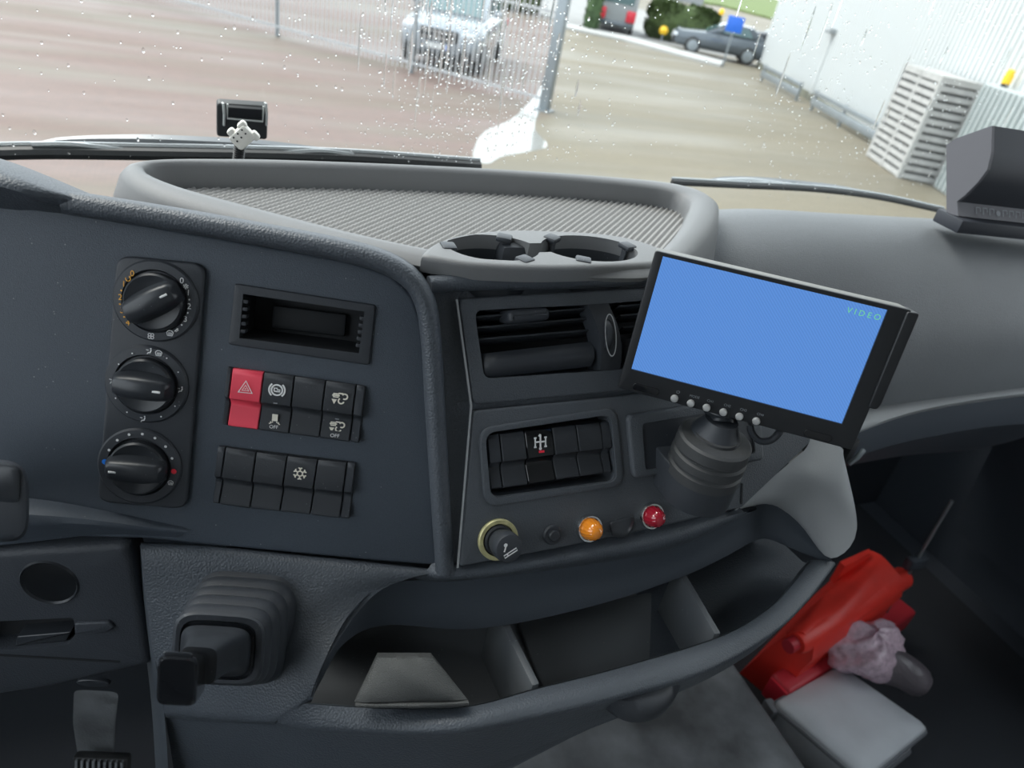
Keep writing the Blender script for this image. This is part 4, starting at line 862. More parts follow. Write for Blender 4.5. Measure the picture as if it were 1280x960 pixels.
mo_, mw = MB(), MB()
for t, u, v in (('0', 165.6, 342), ('1', 155, 355), ('2', 150.6, 371.6), ('3', 152.7, 388), ('4', 160, 403.5)): text(mo_, t, pr(u, v), .0053, HR)
for u, v in ((152, 363), (150.2, 380), (155.7, 396)): mo_.disc(pr(u, v), .00055, HR, 10)
icon(mo_, 'recirc', pr(160.4, 348.4), .0036, HR); mo_.build('orange_marks', 'print_orange', r1, smooth=0)
for t, u, v in (('0', 227.5, 351), ('1', 235.7, 366), ('2', 236.7, 383), ('3', 232, 399)): text(mw, t, pr(u, v), .0053, HR)
for u, v in ((237, 374.5), (235, 391), (227.5, 406)): mw.disc(pr(u, v), .00055, HR, 10)
icon(mw, 'snow', pr(232.6, 358), .0032, HR); icon(mw, 'arrows', pr(221, 412), .0034, HR); icon(mw, 'defrost', pr(212.7, 417), .0042, HR); icon(mw, 'fan', pr(189, 420), .0044, HR)
mw.build('white_marks', 'print_white', r1, smooth=0)
r2, c2_ = knob(183.2, 480.5, 50, 34.2, math.radians(-5 + 9 - 6), 1, 'black air flow knob pointing right'); mw = MB()
for u, v in ((165.6, 441.6), (208.7, 447.6), (223, 465), (148.7, 455), (219, 507.5), (201.7, 520.6), (159, 515), (144.8, 497.5)): mw.disc(pr(u, v), .0005, HR, 10)
for u, v in ((187.7, 439), (141.6, 475.7), (226.7, 487), (180, 523.5)): icon(mw, 'person', pr(u, v), .0042, HR)
icon(mw, 'defrost', pr(198.6, 442), .0042, HR); mw.build('white_marks', 'print_white', r2, smooth=0)
r3, c3_ = knob(174.6, 583, 50, 34, math.radians(0), -1, 'black temperature knob pointing left to the blue dot'); mw = MB()
for u, v in ((136.7, 562.3), (147, 550), (161.7, 543), (178.3, 542.3), (194, 547.3), (207.3, 558), (215.4, 572.7)): mw.disc(pr(u, v), .0009, HR, 12)
icon(mw, 'defrost', pr(213.5, 603.7), .0036, HR); mw.build('white_marks', 'print_white', r3, smooth=0)
MB().disc(pr(131.5, 577), .0019, HR, 16).build('blue_dot', 'print_blue', r3, smooth=0); MB().disc(pr(217.5, 589), .0018, HR, 16).build('red_dot', 'print_red', r3, smooth=0)

# --- empty slot
f = A.sub(378, 405); st = thing('storage_slot', 'empty rectangular slot with notched sides above the red hazard switch', 'slot', m=f.m())
outr = rnd(f.out([(294, 354), (470, 381), (462, 456), (286, 430)]), .002, 3); inr = f.out([(305, 367), (456, 389), (449, 441), (300, 422)])
MB().plate(outr, -.001, .0022, .001, holes=[inr]).build('bezel', 'black_plastic', st)
ic = ccw(inr); bk = [(x * .95, y * .9 + .001) for x, y in ic]
MB().loft([[(x, y, .001) for x, y in ic], [(x, y, -.027) for x, y in bk]], cu=True).add([(x, y, -.027) for x, y in bk], [(0, 1, 2, 3)]).build('slot_box', 'hole_black', st, smooth=0)
MB().box((f.loc(395, 405, -.02)[0] - .005, f.loc(395, 405, -.02)[1] + .001, -.024), (.050, .016, .005), .002).build('connector_block', 'hole_black', st)
for sx, (u0, v0, u1, v1) in ((1, (305, 372, 301, 418)), (-1, (456, 394, 450, 436))):
    for i in range(5):
        t = (i + .5) / 5; x, y = f.loc(u0 + (u1 - u0) * t, v0 + (v1 - v0) * t); MB().box((x + sx * .0012, y, -.002), (.0036, .0026, .007), .0006).build('tooth', 'black_plastic', st)

# --- rocker switch banks
def rocker_rows(xt0, xt1, yt0, yt1, xb0, xb1, yb0, yb1, base, hi, style='rocker', gap=.0004):
    if style == 'flat': pr_ = [(0, base), (0, hi), (.03, hi + .001), (.5, hi + .001), (.97, hi + .001), (1, hi), (1, base)]
    else: pr_ = [(0, base), (0, hi - .001), (.025, hi), (.10, hi + .0005), (.48, hi + .0030), (.50, hi + .0026), (.515, hi + .0008), (.60, hi - .0022), (.66, hi - .0024), (.93, hi + .0012), (.98, hi + .0010), (1, hi), (1, base)]
    rows = []
    for t, h in pr_:
        xl, xr = xt0 + (xb0 - xt0) * t + gap, xt1 + (xb1 - xt1) * t - gap; yl, yr = yt0 + (yb0 - yt0) * t, yt1 + (yb1 - yt1) * t; e = .0005
        if h <= base: rows.append([(xl, yl, h), (xl, yl, h), (xr, yr, h), (xr, yr, h)])
        else: rows.append([(xl, yl, h - e), (xl + e, yl, h), (xr - e, yr, h), (xr, yr, h - e)])
    m = MB().loft(rows); n = len(rows)
    m.add([r_[0] for r_ in rows], [tuple(range(n))]); m.add([r_[3] for r_ in rows], [tuple(range(n))]); return m
def bank(name, label, fr, uv0, top, bottom, specs, hi=.0045, base=-.004):
    f_ = fr.sub(*uv0); t_ = thing(name, label, 'switches', m=f_.m()); T = [f_.loc(u, v, hi) for u, v in top]; Bm = [f_.loc(u, v, hi) for u, v in bottom]; n = len(T) - 1
    MB().plate(rnd([T[0], T[-1], Bm[-1], Bm[0]], .001, 2), base, hi - .0042).build('housing', 'hole_black', t_)
    for i in range(n):
        (x0, y0), (x1, y1), (a0, b0), (a1, b1) = T[i], T[i + 1], Bm[i], Bm[i + 1]; sp_ = specs[i]
        end = sp_ == 'end'
        o = rocker_rows(x0, x1, y0, y1, a0, a1, b0, b1, base, hi - (.0008 if end else 0)).build('end_cap' if end else 'switch', 'black_plastic' if end else (sp_[0] if sp_ else 'switch_black'), t_, smooth=40)
        if sp_ and not end:
            if sp_[1]: o['label'] = sp_[1]
            for kind, ty, sz, m_ in sp_[2]:
                ux, uy = (x0 + x1) / 2 * (1 - ty) + (a0 + a1) / 2 * ty, (y0 + y1) / 2 * (1 - ty) + (b0 + b1) / 2 * ty
                hh = np.interp(ty, [0, .10, .48, .5, .6, .66, .93, 1], [hi, hi + .0005, hi + .003, hi + .0026, hi - .0022, hi - .0024, hi + .0012, hi + .001]) + .0011
                ic_ = MB()
                if kind.startswith('t:'): text(ic_, kind[2:], (ux, uy), sz, hh)
                elif kind == 'dash': ic_.box((ux, uy, hh), (sz, .0007, .0002))
                elif kind == 'red': ic_.box((ux, uy, hh), (sz, .0016, .0006))
                else: icon(ic_, kind, (ux, uy), sz, hh)
                ic_.build('symbol', m_, o, smooth=0)
    return t_
W_ = 'print_white'
bank('switch_bank', 'row of four rocker switches starting with the red hazard switch', A, (366, 505),
     [(283, 459.5), (290, 461), (329.6, 466), (368, 471), (407, 476.5), (445, 482), (457, 484)], [(276.7, 530), (284.6, 532), (323, 537), (361.5, 542), (399.5, 547), (437, 552), (449, 554)],
     ['end', ('red_switch', 'bright red hazard switch', [('hazard', .27, .0088, W_)]),
      ('switch_black', 'black rocker with a brake symbol above a lorry symbol', [('brake', .25, .0098, W_), ('dash', .47, .0026, 'print_grey'), ('lorry', .80, .0072, 'print_cream'), ('t:OFF', .905, .0034, W_)]),
      None, ('switch_black', 'black rocker with two exhaust symbols', [('exhaust', .24, .0090, 'print_cream'), ('dash', .64, .0026, 'print_grey'), ('exhaust', .76, .0088, 'print_cream'), ('t:OFF', .915, .0036, W_)]), 'end'])
bank('switch_bank', 'row of four plain rocker switches with one snowflake symbol', A, (355, 605),
     [(271, 559), (281.5, 560), (320, 566), (358.7, 571), (397, 575.5), (433.7, 579), (444.5, 580)], [(265, 629), (274.5, 630), (313, 635), (350.5, 639), (388, 643), (425, 647.5), (437, 649)],
     ['end', None, None, ('switch_black', None, [('snow', .25, .0085, 'print_cream')]), None, 'end'])

# ================================================================== THINGS ON THE CENTRE PANEL
bank('switch_bank', 'row of blank switches with a gear shift indicator in the rounded recess', B, (685, 565),
     [(609, 545), (625, 543), (655.6, 539), (690, 535), (720, 531.5), (750.7, 528.5), (763, 527)], [(613, 612), (628, 610), (659.5, 605.4), (694, 600), (724, 595.5), (753.7, 592), (764.5, 590.5)],
     ['end', None, ('black_gloss', 'glossy black gear shift indicator', [('gear', .22, .0110, W_), ('red', .40, .0042, 'print_red')]), None, None, 'end'], hi=.001, base=-.015)

# --- air vents
def vent(label, u0, u1, wheel):
    def lin(a, b, u): return a[1] + (b[1] - a[1]) * (u - a[0]) / (b[0] - a[0])
    f_ = B.sub((u0 + u1) / 2, 425, -.02); t_ = thing('air_vent', label, 'air vent', m=f_.m()); L2_ = lambda u, v, h=0.: f_.loc(u, v, h + .0)
    tl = lambda u: lin((592, 388), (992, 358), u); bl = lambda u: lin((602, 474), (996, 432), u)
    MB().plate([L2_(u0 - 1, tl(u0) - 3), L2_(u1 + 2, tl(u1) - 3), L2_(u1 + 2, bl(u1) + 3), L2_(u0 + 8, bl(u0) + 3)], -.012, -.010).build('duct', 'hole_black', t_, smooth=0)
    for k_, (a, b) in enumerate((((592, 403), (740, 391.5)), ((596, 416), (746, 403)), ((601, 430), (749, 417.5)))):
        p, q = np.array([*f_.loc(u0 + 1 + k_ * 3, lin(a, b, u0), .018), .018]), np.array([*f_.loc(u1 + k_ * 2, lin(a, b, u1), .018), .018]); d = nrm(q - p)
        y_ = nrm(np.cross((0, 0, 1), d) - np.array([0, 0, .35])); z_ = np.cross(d, y_)
        MB().box((p + q) / 2 - np.array([0, -.001, .008]), (np.linalg.norm(q - p), .0016, .018), .0006, axes=(d, y_, z_)).build('slat', 'black_plastic', t_)
    a, b = (606, 441), (751, 426); rows = []
    for t in np.linspace(0, 1, 9):
        v0, v1 = lin(a, b, u0), bl(u0) - 1; w0, w1 = lin(a, b, u1), bl(u1) - 1; h = .014 + .010 * math.sin(math.pi * (t * .75 + .12)); m_ = 8
        rows.append([(*f_.loc(u0 + 10 + (u1 - u0 - 10) * s_, (v0 + (v1 - v0) * t) * (1 - s_) + (w0 + (w1 - w0) * t) * s_, .02), h - (.006 if s_ == 0 else 0)) for s_ in [0, .04, .2, .5, .8, 1]])
    MB().loft(rows).build('flap', 'black_plastic', t_, smooth=60)
    cu_ = u0 + (660 - 592); tb = rnd(f_.out([(cu_ - 26, lin((634, 388), (687, 384), cu_ - 26)), (cu_ + 26, lin((634, 388), (687, 384), cu_ + 26)), (cu_ + 27, lin((634, 405), (687, 400), cu_ + 27)), (cu_ - 26, lin((634, 406), (687, 401), cu_ - 26))], .028), .004, 5)
    MB().plate(tb, .012, .031, .004).build('tab', 'black_plastic', t_, smooth=50)
    if wheel:
        rows = []
        for t in np.linspace(0, 1, 9):
            h = .018 + .013 * math.sin(math.pi * (t * .8 + .1)); rows.append([(*f_.loc(u, v, .024), h_) for u, v, h_ in ((733 + 17 * t, 381 + 83 * t, h - .016), (736 + 16 * t, 380.5 + 83 * t, h), (748 + 16 * t, 380 + 83 * t, h + .001), (762 + 15 * t, 379 + 83 * t, h), (766 + 14 * t, 379 + 83 * t, h - .016))])
        MB().loft(rows).build('divider', 'black_plastic', t_, smooth=50)
        c = f_.loc(763, 419, .034); MB().lathe([(.0, -.003), (.0125, -.003), (.0135, -.001), (.0135, .001), (.0125, .003), (0, .003)], 40, (c[0], c[1], .0225), ((0, 1, 0), (0, 0, 1), (1, 0, 0))).build('thumbwheel', 'black_satin', t_)
        e_ = [(c[0] + .0045 * math.cos(q) - .0012 * math.sin(q), c[1] + .0155 * math.sin(q)) for q in np.linspace(0, 2 * math.pi, 30, endpoint=False)]
        MB().ribbon(e_, .0009, .0345, True).build('wheel_edge', 'wing_grey', t_, smooth=0)
vent('louvred air vent with a thumbwheel at the left of the monitor', 592, 740, True)
vent('louvred air vent half hidden behind the monitor', 772, 962, False)

# --- lighter, plug, lamps, clip
f = B.sub(622, 674, .002); tl_ = thing('cigarette_lighter', 'black push-in cigarette lighter in a brass coloured ring', 'lighter', m=f.m())
MB().lathe([(.0155, 0), (.0155, .002), (.0148, .0028), (.0122, .0028), (.0118, .0015), (.0118, -.004), (0, -.004)], 40).build('ring', 'brass_ring', tl_)
MB().lathe([(.0112, -.004), (.0112, .003), (.0100, .0045), (0, .0045)], 32).build('collar', 'hole_black', tl_)
kb = MB().lathe([(.0085, .004), (.0102, .010), (.0108, .016), (.0106, .021), (.0098, .0228), (.006, .0236), (0, .0238)], 36).build('knob', 'black_plastic', tl_)
icon(MB(), 'cig', (.0004, -.0008), .0100, .0241).build('symbol', 'print_white', kb, smooth=0)
f = B.sub(690, 668, .002); t_ = thing('push_button', 'small round black blanking button beside the cigarette lighter', 'button', m=f.m())
MB().lathe([(.0078, 0), (.0078, .001), (.0066, .0022), (0, .0022)], 32).build('collar', 'black_plastic', t_); MB().lathe([(.0045, .002), (.0044, .0042), (.0036, .005), (0, .0052)], 28).build('cap', 'black_satin', t_)
def lamp(label, u, v, m_):
    f_ = B.sub(u, v, .002); t_ = thing('indicator_lamp', label, 'lamp', m=f_.m())
    MB().lathe([(.0108, 0), (.0108, .0030), (.0102, .0042), (.0090, .0042), (.0086, .001)], 36).build('bezel', 'chrome', t_)
    rows = []
    for k_ in range(10):
        q = math.pi / 2 * k_ / 9; r_ = .0084 * math.cos(q) ** .75; z = .003 + .0125 * math.sin(q)
        rows.append([((r_ + (.00022 if j % 2 else -.00012)) * math.cos(a_) if k_ < 9 else 0, (r_ + (.00022 if j % 2 else -.00012)) * math.sin(a_) if k_ < 9 else 0, z) for j, a_ in enumerate(np.linspace(0, 2 * math.pi, 36, endpoint=False))])
    MB().loft(rows, cu=True, caps=True).build('lens', m_, t_, smooth=25)
lamp('orange domed indicator lamp with a chrome ring', 735, 659.5, 'amber'); lamp('dark red domed indicator lamp with a chrome ring', 813, 644, 'ruby')
f = B.sub(777, 658, .002); t_ = thing('panel_clip', 'black scooped clip between the orange and red lamps', 'clip', m=f.m())
MB().plate(rnd([(-.0115, .005), (.0105, .0075), (.0105, .000), (.004, -.006), (-.004, -.0065), (-.0105, -.002)], .003, 4), 0, .002, .001).build('base', 'black_plastic', t_)
rows = [[(-.0105 + .02 * s_, .004 + .0025 * s_ - .009 * t - .004 * math.sin(math.pi * s_) * t, .002 + .006 * math.sin(math.pi * min(1, t * .8)) * math.sin(math.pi * (s_ * .9 + .05))) for s_ in np.linspace(0, 1, 9)] for t in np.linspace(0, 1, 7)]
MB().loft(rows).build('scoop', 'black_satin', t_, smooth=60)

# ================================================================== MONITOR
mc = np.array([.35242, .3409, 2.29191]); mr_ = np.array([.82109, -.57065, .01354]); mdn = np.array([-.10602, -.17578, -.9787])
MF = Frame(mc, mr_, -mdn); mon = thing('monitor', 'small black rear view monitor with a blue screen on a swivel mount', 'monitor', m=MF.m())
fo = rnd([(-.0832, .0455), (.0918, .0462), (.0900, -.0597), (-.0832, -.0597)], .002, 3)
sc_ = [(-.077, .0428), (.077, .0428), (.077, -.0428), (-.077, -.0428)]
MB().plate(fo, -.004, .0008, .0008, holes=[sc_]).build('bezel', 'monitor_black', mon)
rows = [[(x, y, h) for x, y in o_] for o_, h in ((fo, -.0035), (fo, -.016), (offset(ccw(fo), -.004), -.021), (offset(ccw(fo), -.014), -.026))]
fo2 = ccw(fo); rows = [[(x, y, h) for x, y in o_] for o_, h in ((fo2, -.0035), (offset(fo2, -.0005), -.024), (offset(fo2, -.003), -.028), (offset(fo2, -.012), -.032))]
MB().loft(rows, cu=True, caps=True).build('housing', 'monitor_shell', mon)
MB().add([(x, y, -.001) for x, y in ccw(sc_)], [(0, 1, 2, 3)]).build('screen', 'screen_blue', mon, smooth=0)
scr = [o for o in mon.children if o.name.startswith('screen')][0]
tv = MB(); text(tv, 'V I D E O', (.0638, .0362), .0056, -.0006); tv.build('video_text', 'green_text', scr, smooth=0)
lbl = ('O', 'MODE', 'CH1', 'CH2', 'CH3', 'CH4')
for (u, v), tx in zip(((843, 497.5), (863.4, 503.5), (883, 509), (904, 514.5), (924, 520), (945, 525.7)), lbl):
    x, y = MF.loc(u, v); b_ = MB().lathe([(.0029, .0003), (.0029, .0018), (.0024, .0028), (.001, .0031), (0, .0031)], 18, (x, y, 0)).build('button', 'silver_button', mon)
    tm_ = MB()
    if tx == 'O': tm_.ribbon(arc((x + .0012, y + .0056), .0011, 130, 410), .0003, .0011); tm_.ribbon([(x + .0012, y + .0056), (x + .0012, y + .0070)], .0003, .0011)
    else: text(tm_, tx, (x + .0012, y + .0056), .0026, .0011)
    tm_.build('button_text', 'print_grey', b_, smooth=0)
for u, v in ((807.5, 486), (1022, 544)):
    x, y = MF.loc(u, v); MB().plate(rnd([(x - .010, y - .0027), (x + .010, y - .0027), (x + .010, y + .0027), (x - .010, y + .0027)], .0027, 5), .0004, .0013, .0004).build('sensor_window', 'black_gloss', mon)
MB().plate(rnd([(.0885, .045), (.0968, .0455), (.0962, -.022), (.0945, -.026), (.0885, -.026)], .002, 3), -.020, .0022, .0012).build('side_flange', 'monitor_black', mon)
# swivel mount, axis upright
T0 = at(895, 546, .537); tz = T0[2]
mt = MB().lathe([(0, .002), (.0165, .002), (.0165, 0), (.0262, -.0002), (.0280, -.0018), (.0284, -.010), (.0268, -.0115), (.0268, -.0135), (.0288, -.015), (.0290, -.021), (.0272, -.0225), (.0272, -.0245), (.0290, -.026), (.0290, -.034), (0, -.034)], 56, T0).build('swivel_base', 'monitor_top', mon, world=True)
MB().lathe([(.0195, .0), (.0180, .003), (.0145, .0085), (.0125, .013), (0, .013)], 40, T0 + np.array([.003, .004, 0])).build('cone', 'black_plastic', mon, world=True)
bb = MF.m()[:3, 3] - MF.y * .0600 - MF.z * .0165 + MF.x * (-.004)
MB().tube([T0 + np.array([.004, .005, .010]), bb + MF.y * .004], [.0095, .008], 20).build('ball_stem', 'black_satin', mon, world=True)
MB().lathe([(.006, -.005), (.0120, -.005), (.0135, -.002), (.013, .001), (.006, .001)], 32, bb + MF.y * .0 - MF.z * .0, (MF.x, -MF.z, MF.y)).build('socket', 'black_satin', mon, world=True)
tg = MB(); Rr = .0285; pts = [(T0[0] - Rr, .405)] + [(T0[0] + Rr * math.cos(q), T0[1] + Rr * math.sin(q)) for q in np.linspace(math.pi, 2 * math.pi, 24)] + [(T0[0] + Rr, .405)]
tg.plate(pts, tz - .056, tz - .028, .0015); tg.build('bracket', 'black_plastic', mon, world=True)
cb = cr([MF.pt(938, 532, -.012), MF.pt(940, 541, -.010), MF.pt(950, 551, -.008), MF.pt(964, 550, -.008), MF.pt(974, 540, -.010), MF.pt(978, 530, -.014)], 24)
MB().tube(cb, .0027, 10).build('cable', 'black_satin', mon, world=True)

# ================================================================== LEVER, STALK, POUCH
lv = thing('gear_lever', 'black gear lever with a square rubber gaiter below the switches', 'lever', at(300, 790, .49))
def sqring(c, d, hw, hh, e=4.5, n=40, sk=0.0):
    o = at(*c, d); s_ = d / F; out = []
    for q in np.linspace(0, 2 * math.pi, n, endpoint=False):
        x = hw * s_ * math.copysign(abs(math.cos(q)) ** (2 / e), math.cos(q)); y = hh * s_ * math.copysign(abs(math.sin(q)) ** (2 / e), math.sin(q))
        out.append(o + A.x * (x + y * sk) + A.y * y)
    return out
rings = []; n_ = 5
for k_ in range(n_):
    t = k_ / (n_ - .0); t2 = (k_ + .5) / n_; t3 = (k_ + .85) / n_
    for tt, gr_ in ((t, 1.0), (t + .10 / n_ * 5 * .5, 1.02), (t2, 1.0), (t3, .925)):
        tt = min(tt, 1); c = (312 + (274 - 312) * tt, 782 + (812 - 782) * tt); rings.append(sqring(c, .512 + (.438 - .512) * tt, (64 + (54 - 64) * tt) * gr_, (78 + (50 - 78) * tt) * gr_))
MB().loft([sqring((312, 782), .53, 66, 80)] + rings + [sqring((274, 812), .436, 52, 48)], cu=True).build('gaiter', 'black_plastic', lv, world=True, smooth=40)
MB().loft([sqring((274, 812), .442, 55, 50), sqring((273, 812), .432, 55, 50), sqring((273, 812), .430, 52, 47), sqring((272, 813), .4305, 46, 41), sqring((272, 813), .436, 44, 39)], cu=True, caps=True).build('collar', 'black_plastic', lv, world=True, smooth=40)
MB().loft([sqring((270, 814), .437, 42, 35), sqring((269, 814), .428, 42, 35), sqring((268, 815), .424, 38, 31), sqring((264, 816), .414, 32, 27), sqring((258, 822), .402, 26, 26), sqring((248, 832), .392, 22, 26)], cu=True, caps=True).build('neck', 'black_satin', lv, world=True, smooth=45)
hd_ = at(222, 850, .368); ax = nrm(at(222, 850, .36) - at(262, 825, .41)); xx = nrm(A.x * .95 - ax * np.dot(A.x, ax)); yy = np.cross(ax, xx)
gh = MB(); s_ = .37 / F
def hrow(c, d, w_, h_, e=6): return sqring(c, d, w_, h_, e, 32, .0)
gh.loft([hrow((234, 842), .395, 22, 30), hrow((226, 848), .378, 24, 34), hrow((222, 851), .366, 24.5, 35), hrow((221, 852), .360, 23.5, 34), hrow((221, 852), .358, 21, 31)], cu=True, caps=True)
gh.build('grip', 'black_gloss', lv, world=True, smooth=40)
MB().loft([hrow((222, 820), .3645, 18, 6), hrow((222, 820), .3600, 18, 6), hrow((222, 820), .3592, 16, 5)], cu=True, caps=True).build('grip_cap', 'black_satin', lv, world=True)

ss = thing('control_stalk', 'black control stalk reaching in beside the heater knobs', 'stalk', at(10, 625, .40))
def sring(u, v, d, w_, h_, e=4): return sqring((u, v), d, w_, h_, e, 32)
MB().loft([sring(-70, 622, .42, 60, 40), sring(-40, 624, .415, 60, 48), sring(-12, 625, .41, 45, 54), sring(-12, 625, .395, 45, 55), sring(-12, 625, .389, 42, 52), sring(-13, 625, .388, 36, 46)], cu=True, caps=True).build('body', 'black_plastic', ss, world=True, smooth=45)
MB().loft([sring(-8, 604, .390, 30, 24, 8), sring(-8, 604, .3855, 30, 24, 8), sring(-8, 604, .3848, 27, 21, 8)], cu=True, caps=True).build('inset', 'black_satin', ss, world=True, smooth=40)
MB().tube([at(-60, 630, .43), at(-200, 660, .5)], .014, 16).build('arm', 'black_plastic', ss, world=True)

po = thing('pouch', 'small grey leather pouch lying in the lower shelf', 'pouch', hitz(515, 855, 2.04))
FL, FR, BR, BL = hitz(443, 877, 2.060), hitz(584, 874, 2.062), hitz(541, 822, 2.082), hitz(472, 822, 2.080)
def bil(s, t): return FL * (1 - s) * (1 - t) + FR * s * (1 - t) + BR * s * t + BL * (1 - s) * t
nn_ = nrm(np.cross(FR - FL, BL - FL)); rows = []
for t in np.linspace(0, 1, 14): rows.append([bil(s, t) + nn_ * (.006 * math.sin(math.pi * s) ** .5 * math.sin(math.pi * min(1, t * 1.0 + .06)) ** .5 + .0010 * math.sin(9 * s + 5 * t)) for s in np.linspace(0, 1, 18)])
low = []
for t in np.linspace(1, 0, 14): low.append([bil(s, t) - nn_ * (.004 + .016 * t) for s in np.linspace(0, 1, 18)])
allr = rows + low + [rows[0]]
pb = MB().loft(allr); ends = [[r_[0] for r_ in allr[:-1]], [r_[-1] for r_ in allr[:-1]]]
for e_ in ends: pb.add(e_, [tuple(range(len(e_)))])
pb.build('body', 'pouch_grey', po, world=True, smooth=60)
FO = np.array([0, -.003, .0])
MB().tube([FL + FO - nn_ * .0015, FL * .5 + FR * .5 + FO - nn_ * .001 + np.array([0, -.001, 0]), FR + FO - nn_ * .0015], .0016, 8).build('seam', 'pouch_grey', po, world=True)

# ================================================================== FOOTWELL
tu = thing('engine_tunnel', 'worn grey vinyl cover over the engine tunnel', 'tunnel cover', (.45, .35, ZF))
MB().box((.42, .30, (ZF + 1.52) / 2), (.775, 1.25, 1.52 - ZF), .02, 4).build('cover', 'tunnel_mat', tu, world=True)
MB().tube([(.812, -.3, ZF + .03), (.812, .92, ZF + .03)], .022, 10).build('edge_trim', 'black_satin', tu, world=True)
cs = thing('grey_case', 'flat light grey fabric case lying on the footwell floor', 'case', (1.0, .42, ZF))
q = [hitz(u, v, 1.45) for u, v in ((966, 876), (1050, 828), (1165, 908), (1082, 975))]; cq = sum(q) / 4
def qring(sc, z): 
    pts_ = rnd([tuple((cq + (p - cq) * sc)[:2]) for p in q], .014, 5); return [(x, y, z) for x, y in pts_]
MB().loft([qring(.93, ZF + .002), qring(.97, ZF + .02), qring(.985, 1.425), qring(.975, 1.444), qring(.93, 1.450), qring(.5, 1.453)], cu=True, caps=True).build('body', 'case_grey', cs, world=True, smooth=60)
for z_ in (1.437, ZF + .015): MB().tube([np.array(p) for p in qring(.992, z_)] + [np.array(qring(.992, z_)[0])], .0035, 6).build('piping', 'case_edge', cs, world=True)
MB().box(np.array(q[0]) * .97 + cq * .03 - UP * .03, (.02, .03, .04), .006).build('corner_flap', 'case_edge', cs, world=True)
wb_ = thing('red_triangle_box', 'narrow dark red plastic box lying between the grey case and the red bag', 'box', hitz(1060, 805, ZF))
a0, a1 = hitz(974, 858, 1.44), hitz(1150, 748, 1.44); a1 = a0 + nrm(a1 - a0) * .44; d = nrm(a1 - a0)
MB().box((a0 + a1) / 2 - UP * .02, (np.linalg.norm(a1 - a0), .045, .058), .008, 3, axes=(d, np.cross(UP, d), UP)).box((a0 + a1) / 2 - UP * .055, (.3, .035, .05), .006, axes=(d, np.cross(UP, d), UP)).build('box_body', 'red_dark', wb_, world=True)
MB().box(a0 - UP * .02 - d * .002, (.006, .04, .05), .004, axes=(d, np.cross(UP, d), UP)).build('end_cap', 'tail_red', wb_, world=True)
rb_ = thing('red_bag', 'bright red vinyl bag folded over a roll in the footwell', 'bag', hitz(1050, 760, ZF))
zb = 1.56; b0, b1, b2, b3 = hitz(986, 792, zb - .02), hitz(1018, 805, zb - .02), hitz(1130, 727, zb), hitz(1084, 688, zb + .01)
rows = []
for t in np.linspace(0, 1, 16):
    L0 = b0 * (1 - t) + b3 * t; R0 = b1 * (1 - t) + b2 * t; dv2 = R0 - L0; r_ = []
    r_ += [L0 + np.array([-.0, .05, -.19]), L0 + np.array([0, .02, -.06])]
    for s in np.linspace(0, 1, 8): r_.append(L0 + dv2 * s + UP * (.014 * math.sin(math.pi * s) + .003 * math.sin(7 * t + 6 * s)))
    r_ += [R0 + np.array([0, -.012, -.03]), R0 + np.array([0, -.005, -.07]), R0 + np.array([0, .0, -.19])]
    rows.append(r_)
MB().loft(rows, cu=True, caps=True).build('bag_body', 'red_vinyl', rb_, world=True, smooth=50)
rr0, rr1 = hitz(999, 800, zb - .03), hitz(1128, 722, zb - .02); dd_ = nrm(rr1 - rr0)
MB().tube([rr0 - dd_ * .012, rr0, rr0 + (rr1 - rr0) * .5, rr1], [.020, .024, .025, .022], 20).build('roll', 'red_vinyl', rb_, world=True)
MB().lathe([(.013, 0), (.013, -.02), (0, -.02)], 20, rr0 - dd_ * .0125, (np.cross(UP, dd_), np.cross(dd_, np.cross(UP, dd_)), dd_)).build('roll_opening', 'red_dark', rb_, world=True)
fq = [hitz(u, v, zb + .03) for u, v in ((1050, 702), (1086, 686), (1090, 690), (1056, 708))]
MB().loft([fq, [p - UP * .05 for p in fq]], cu=True, caps=True).build('flap', 'red_vinyl', rb_, world=True)
bw = thing('bubble_wrap', 'crumpled pinkish bubble wrap lying on the grey case', 'bubble wrap', hitz(1085, 815, 1.46))
rs2 = np.random.RandomState(8); bc_ = hitz(1082, 810, 1.49); rows = []
for ph in np.linspace(-math.pi / 2, math.pi / 2, 26):
    r_ = []
    for th in np.linspace(0, 2 * math.pi, 44, endpoint=False):
        k_ = 1 + .10 * math.sin(3 * th + 1.7 * ph) + .08 * math.sin(5 * th - 4 * ph + 1) + .035 * math.sin(11 * th + 9 * ph) + .05 * math.sin(7 * th - 6 * ph + 2) + .02 * (rs2.rand() - .5)
        r_.append(bc_ + np.array([math.cos(th) * math.cos(ph) * .078, math.sin(th) * math.cos(ph) * .058, math.sin(ph) * .048]) * k_)
    rows.append(r_)
MB().loft(rows, cu=True, caps=True).build('wrap', 'bubble', bw, world=True, smooth=75)
mat('bubble_grey', (0.16, 0.14, 0.16), 0.3, trans=0.2, grain=('leather', 160, 1.0))
ta, tb_ = hitz(1105, 828, 1.478), hitz(1155, 858, 1.47); MB().tube(cr([ta, (ta + tb_) / 2 + UP * .006, tb_], 10), [.035, .036, .036, .034, .033, .032, .031, .030, .028, .022], 18).build('wrap_tail', 'bubble_grey', bw, world=True, smooth=25)
rd = thing('thin_rod', 'thin pale rod leaning in the passenger footwell', 'rod', hitx(1130, 727, 1.28))
p0, p1 = hitx(1130, 727, 1.28), hitx(1190, 626, 1.28); MB().tube([p0 - (p1 - p0) * .9, p1], .0035, 8).build('rod', 'steel', rd, world=True)
MB().box(p0 + (p1 - p0) * .25, (.05, .02, .03), .006).build('rod_clip', 'dark_trim', rd, world=True)
pd = thing('pedal', 'worn pedal with a ribbed rubber pad below the knee panel', 'pedal', hitz(120, 940, 1.75))
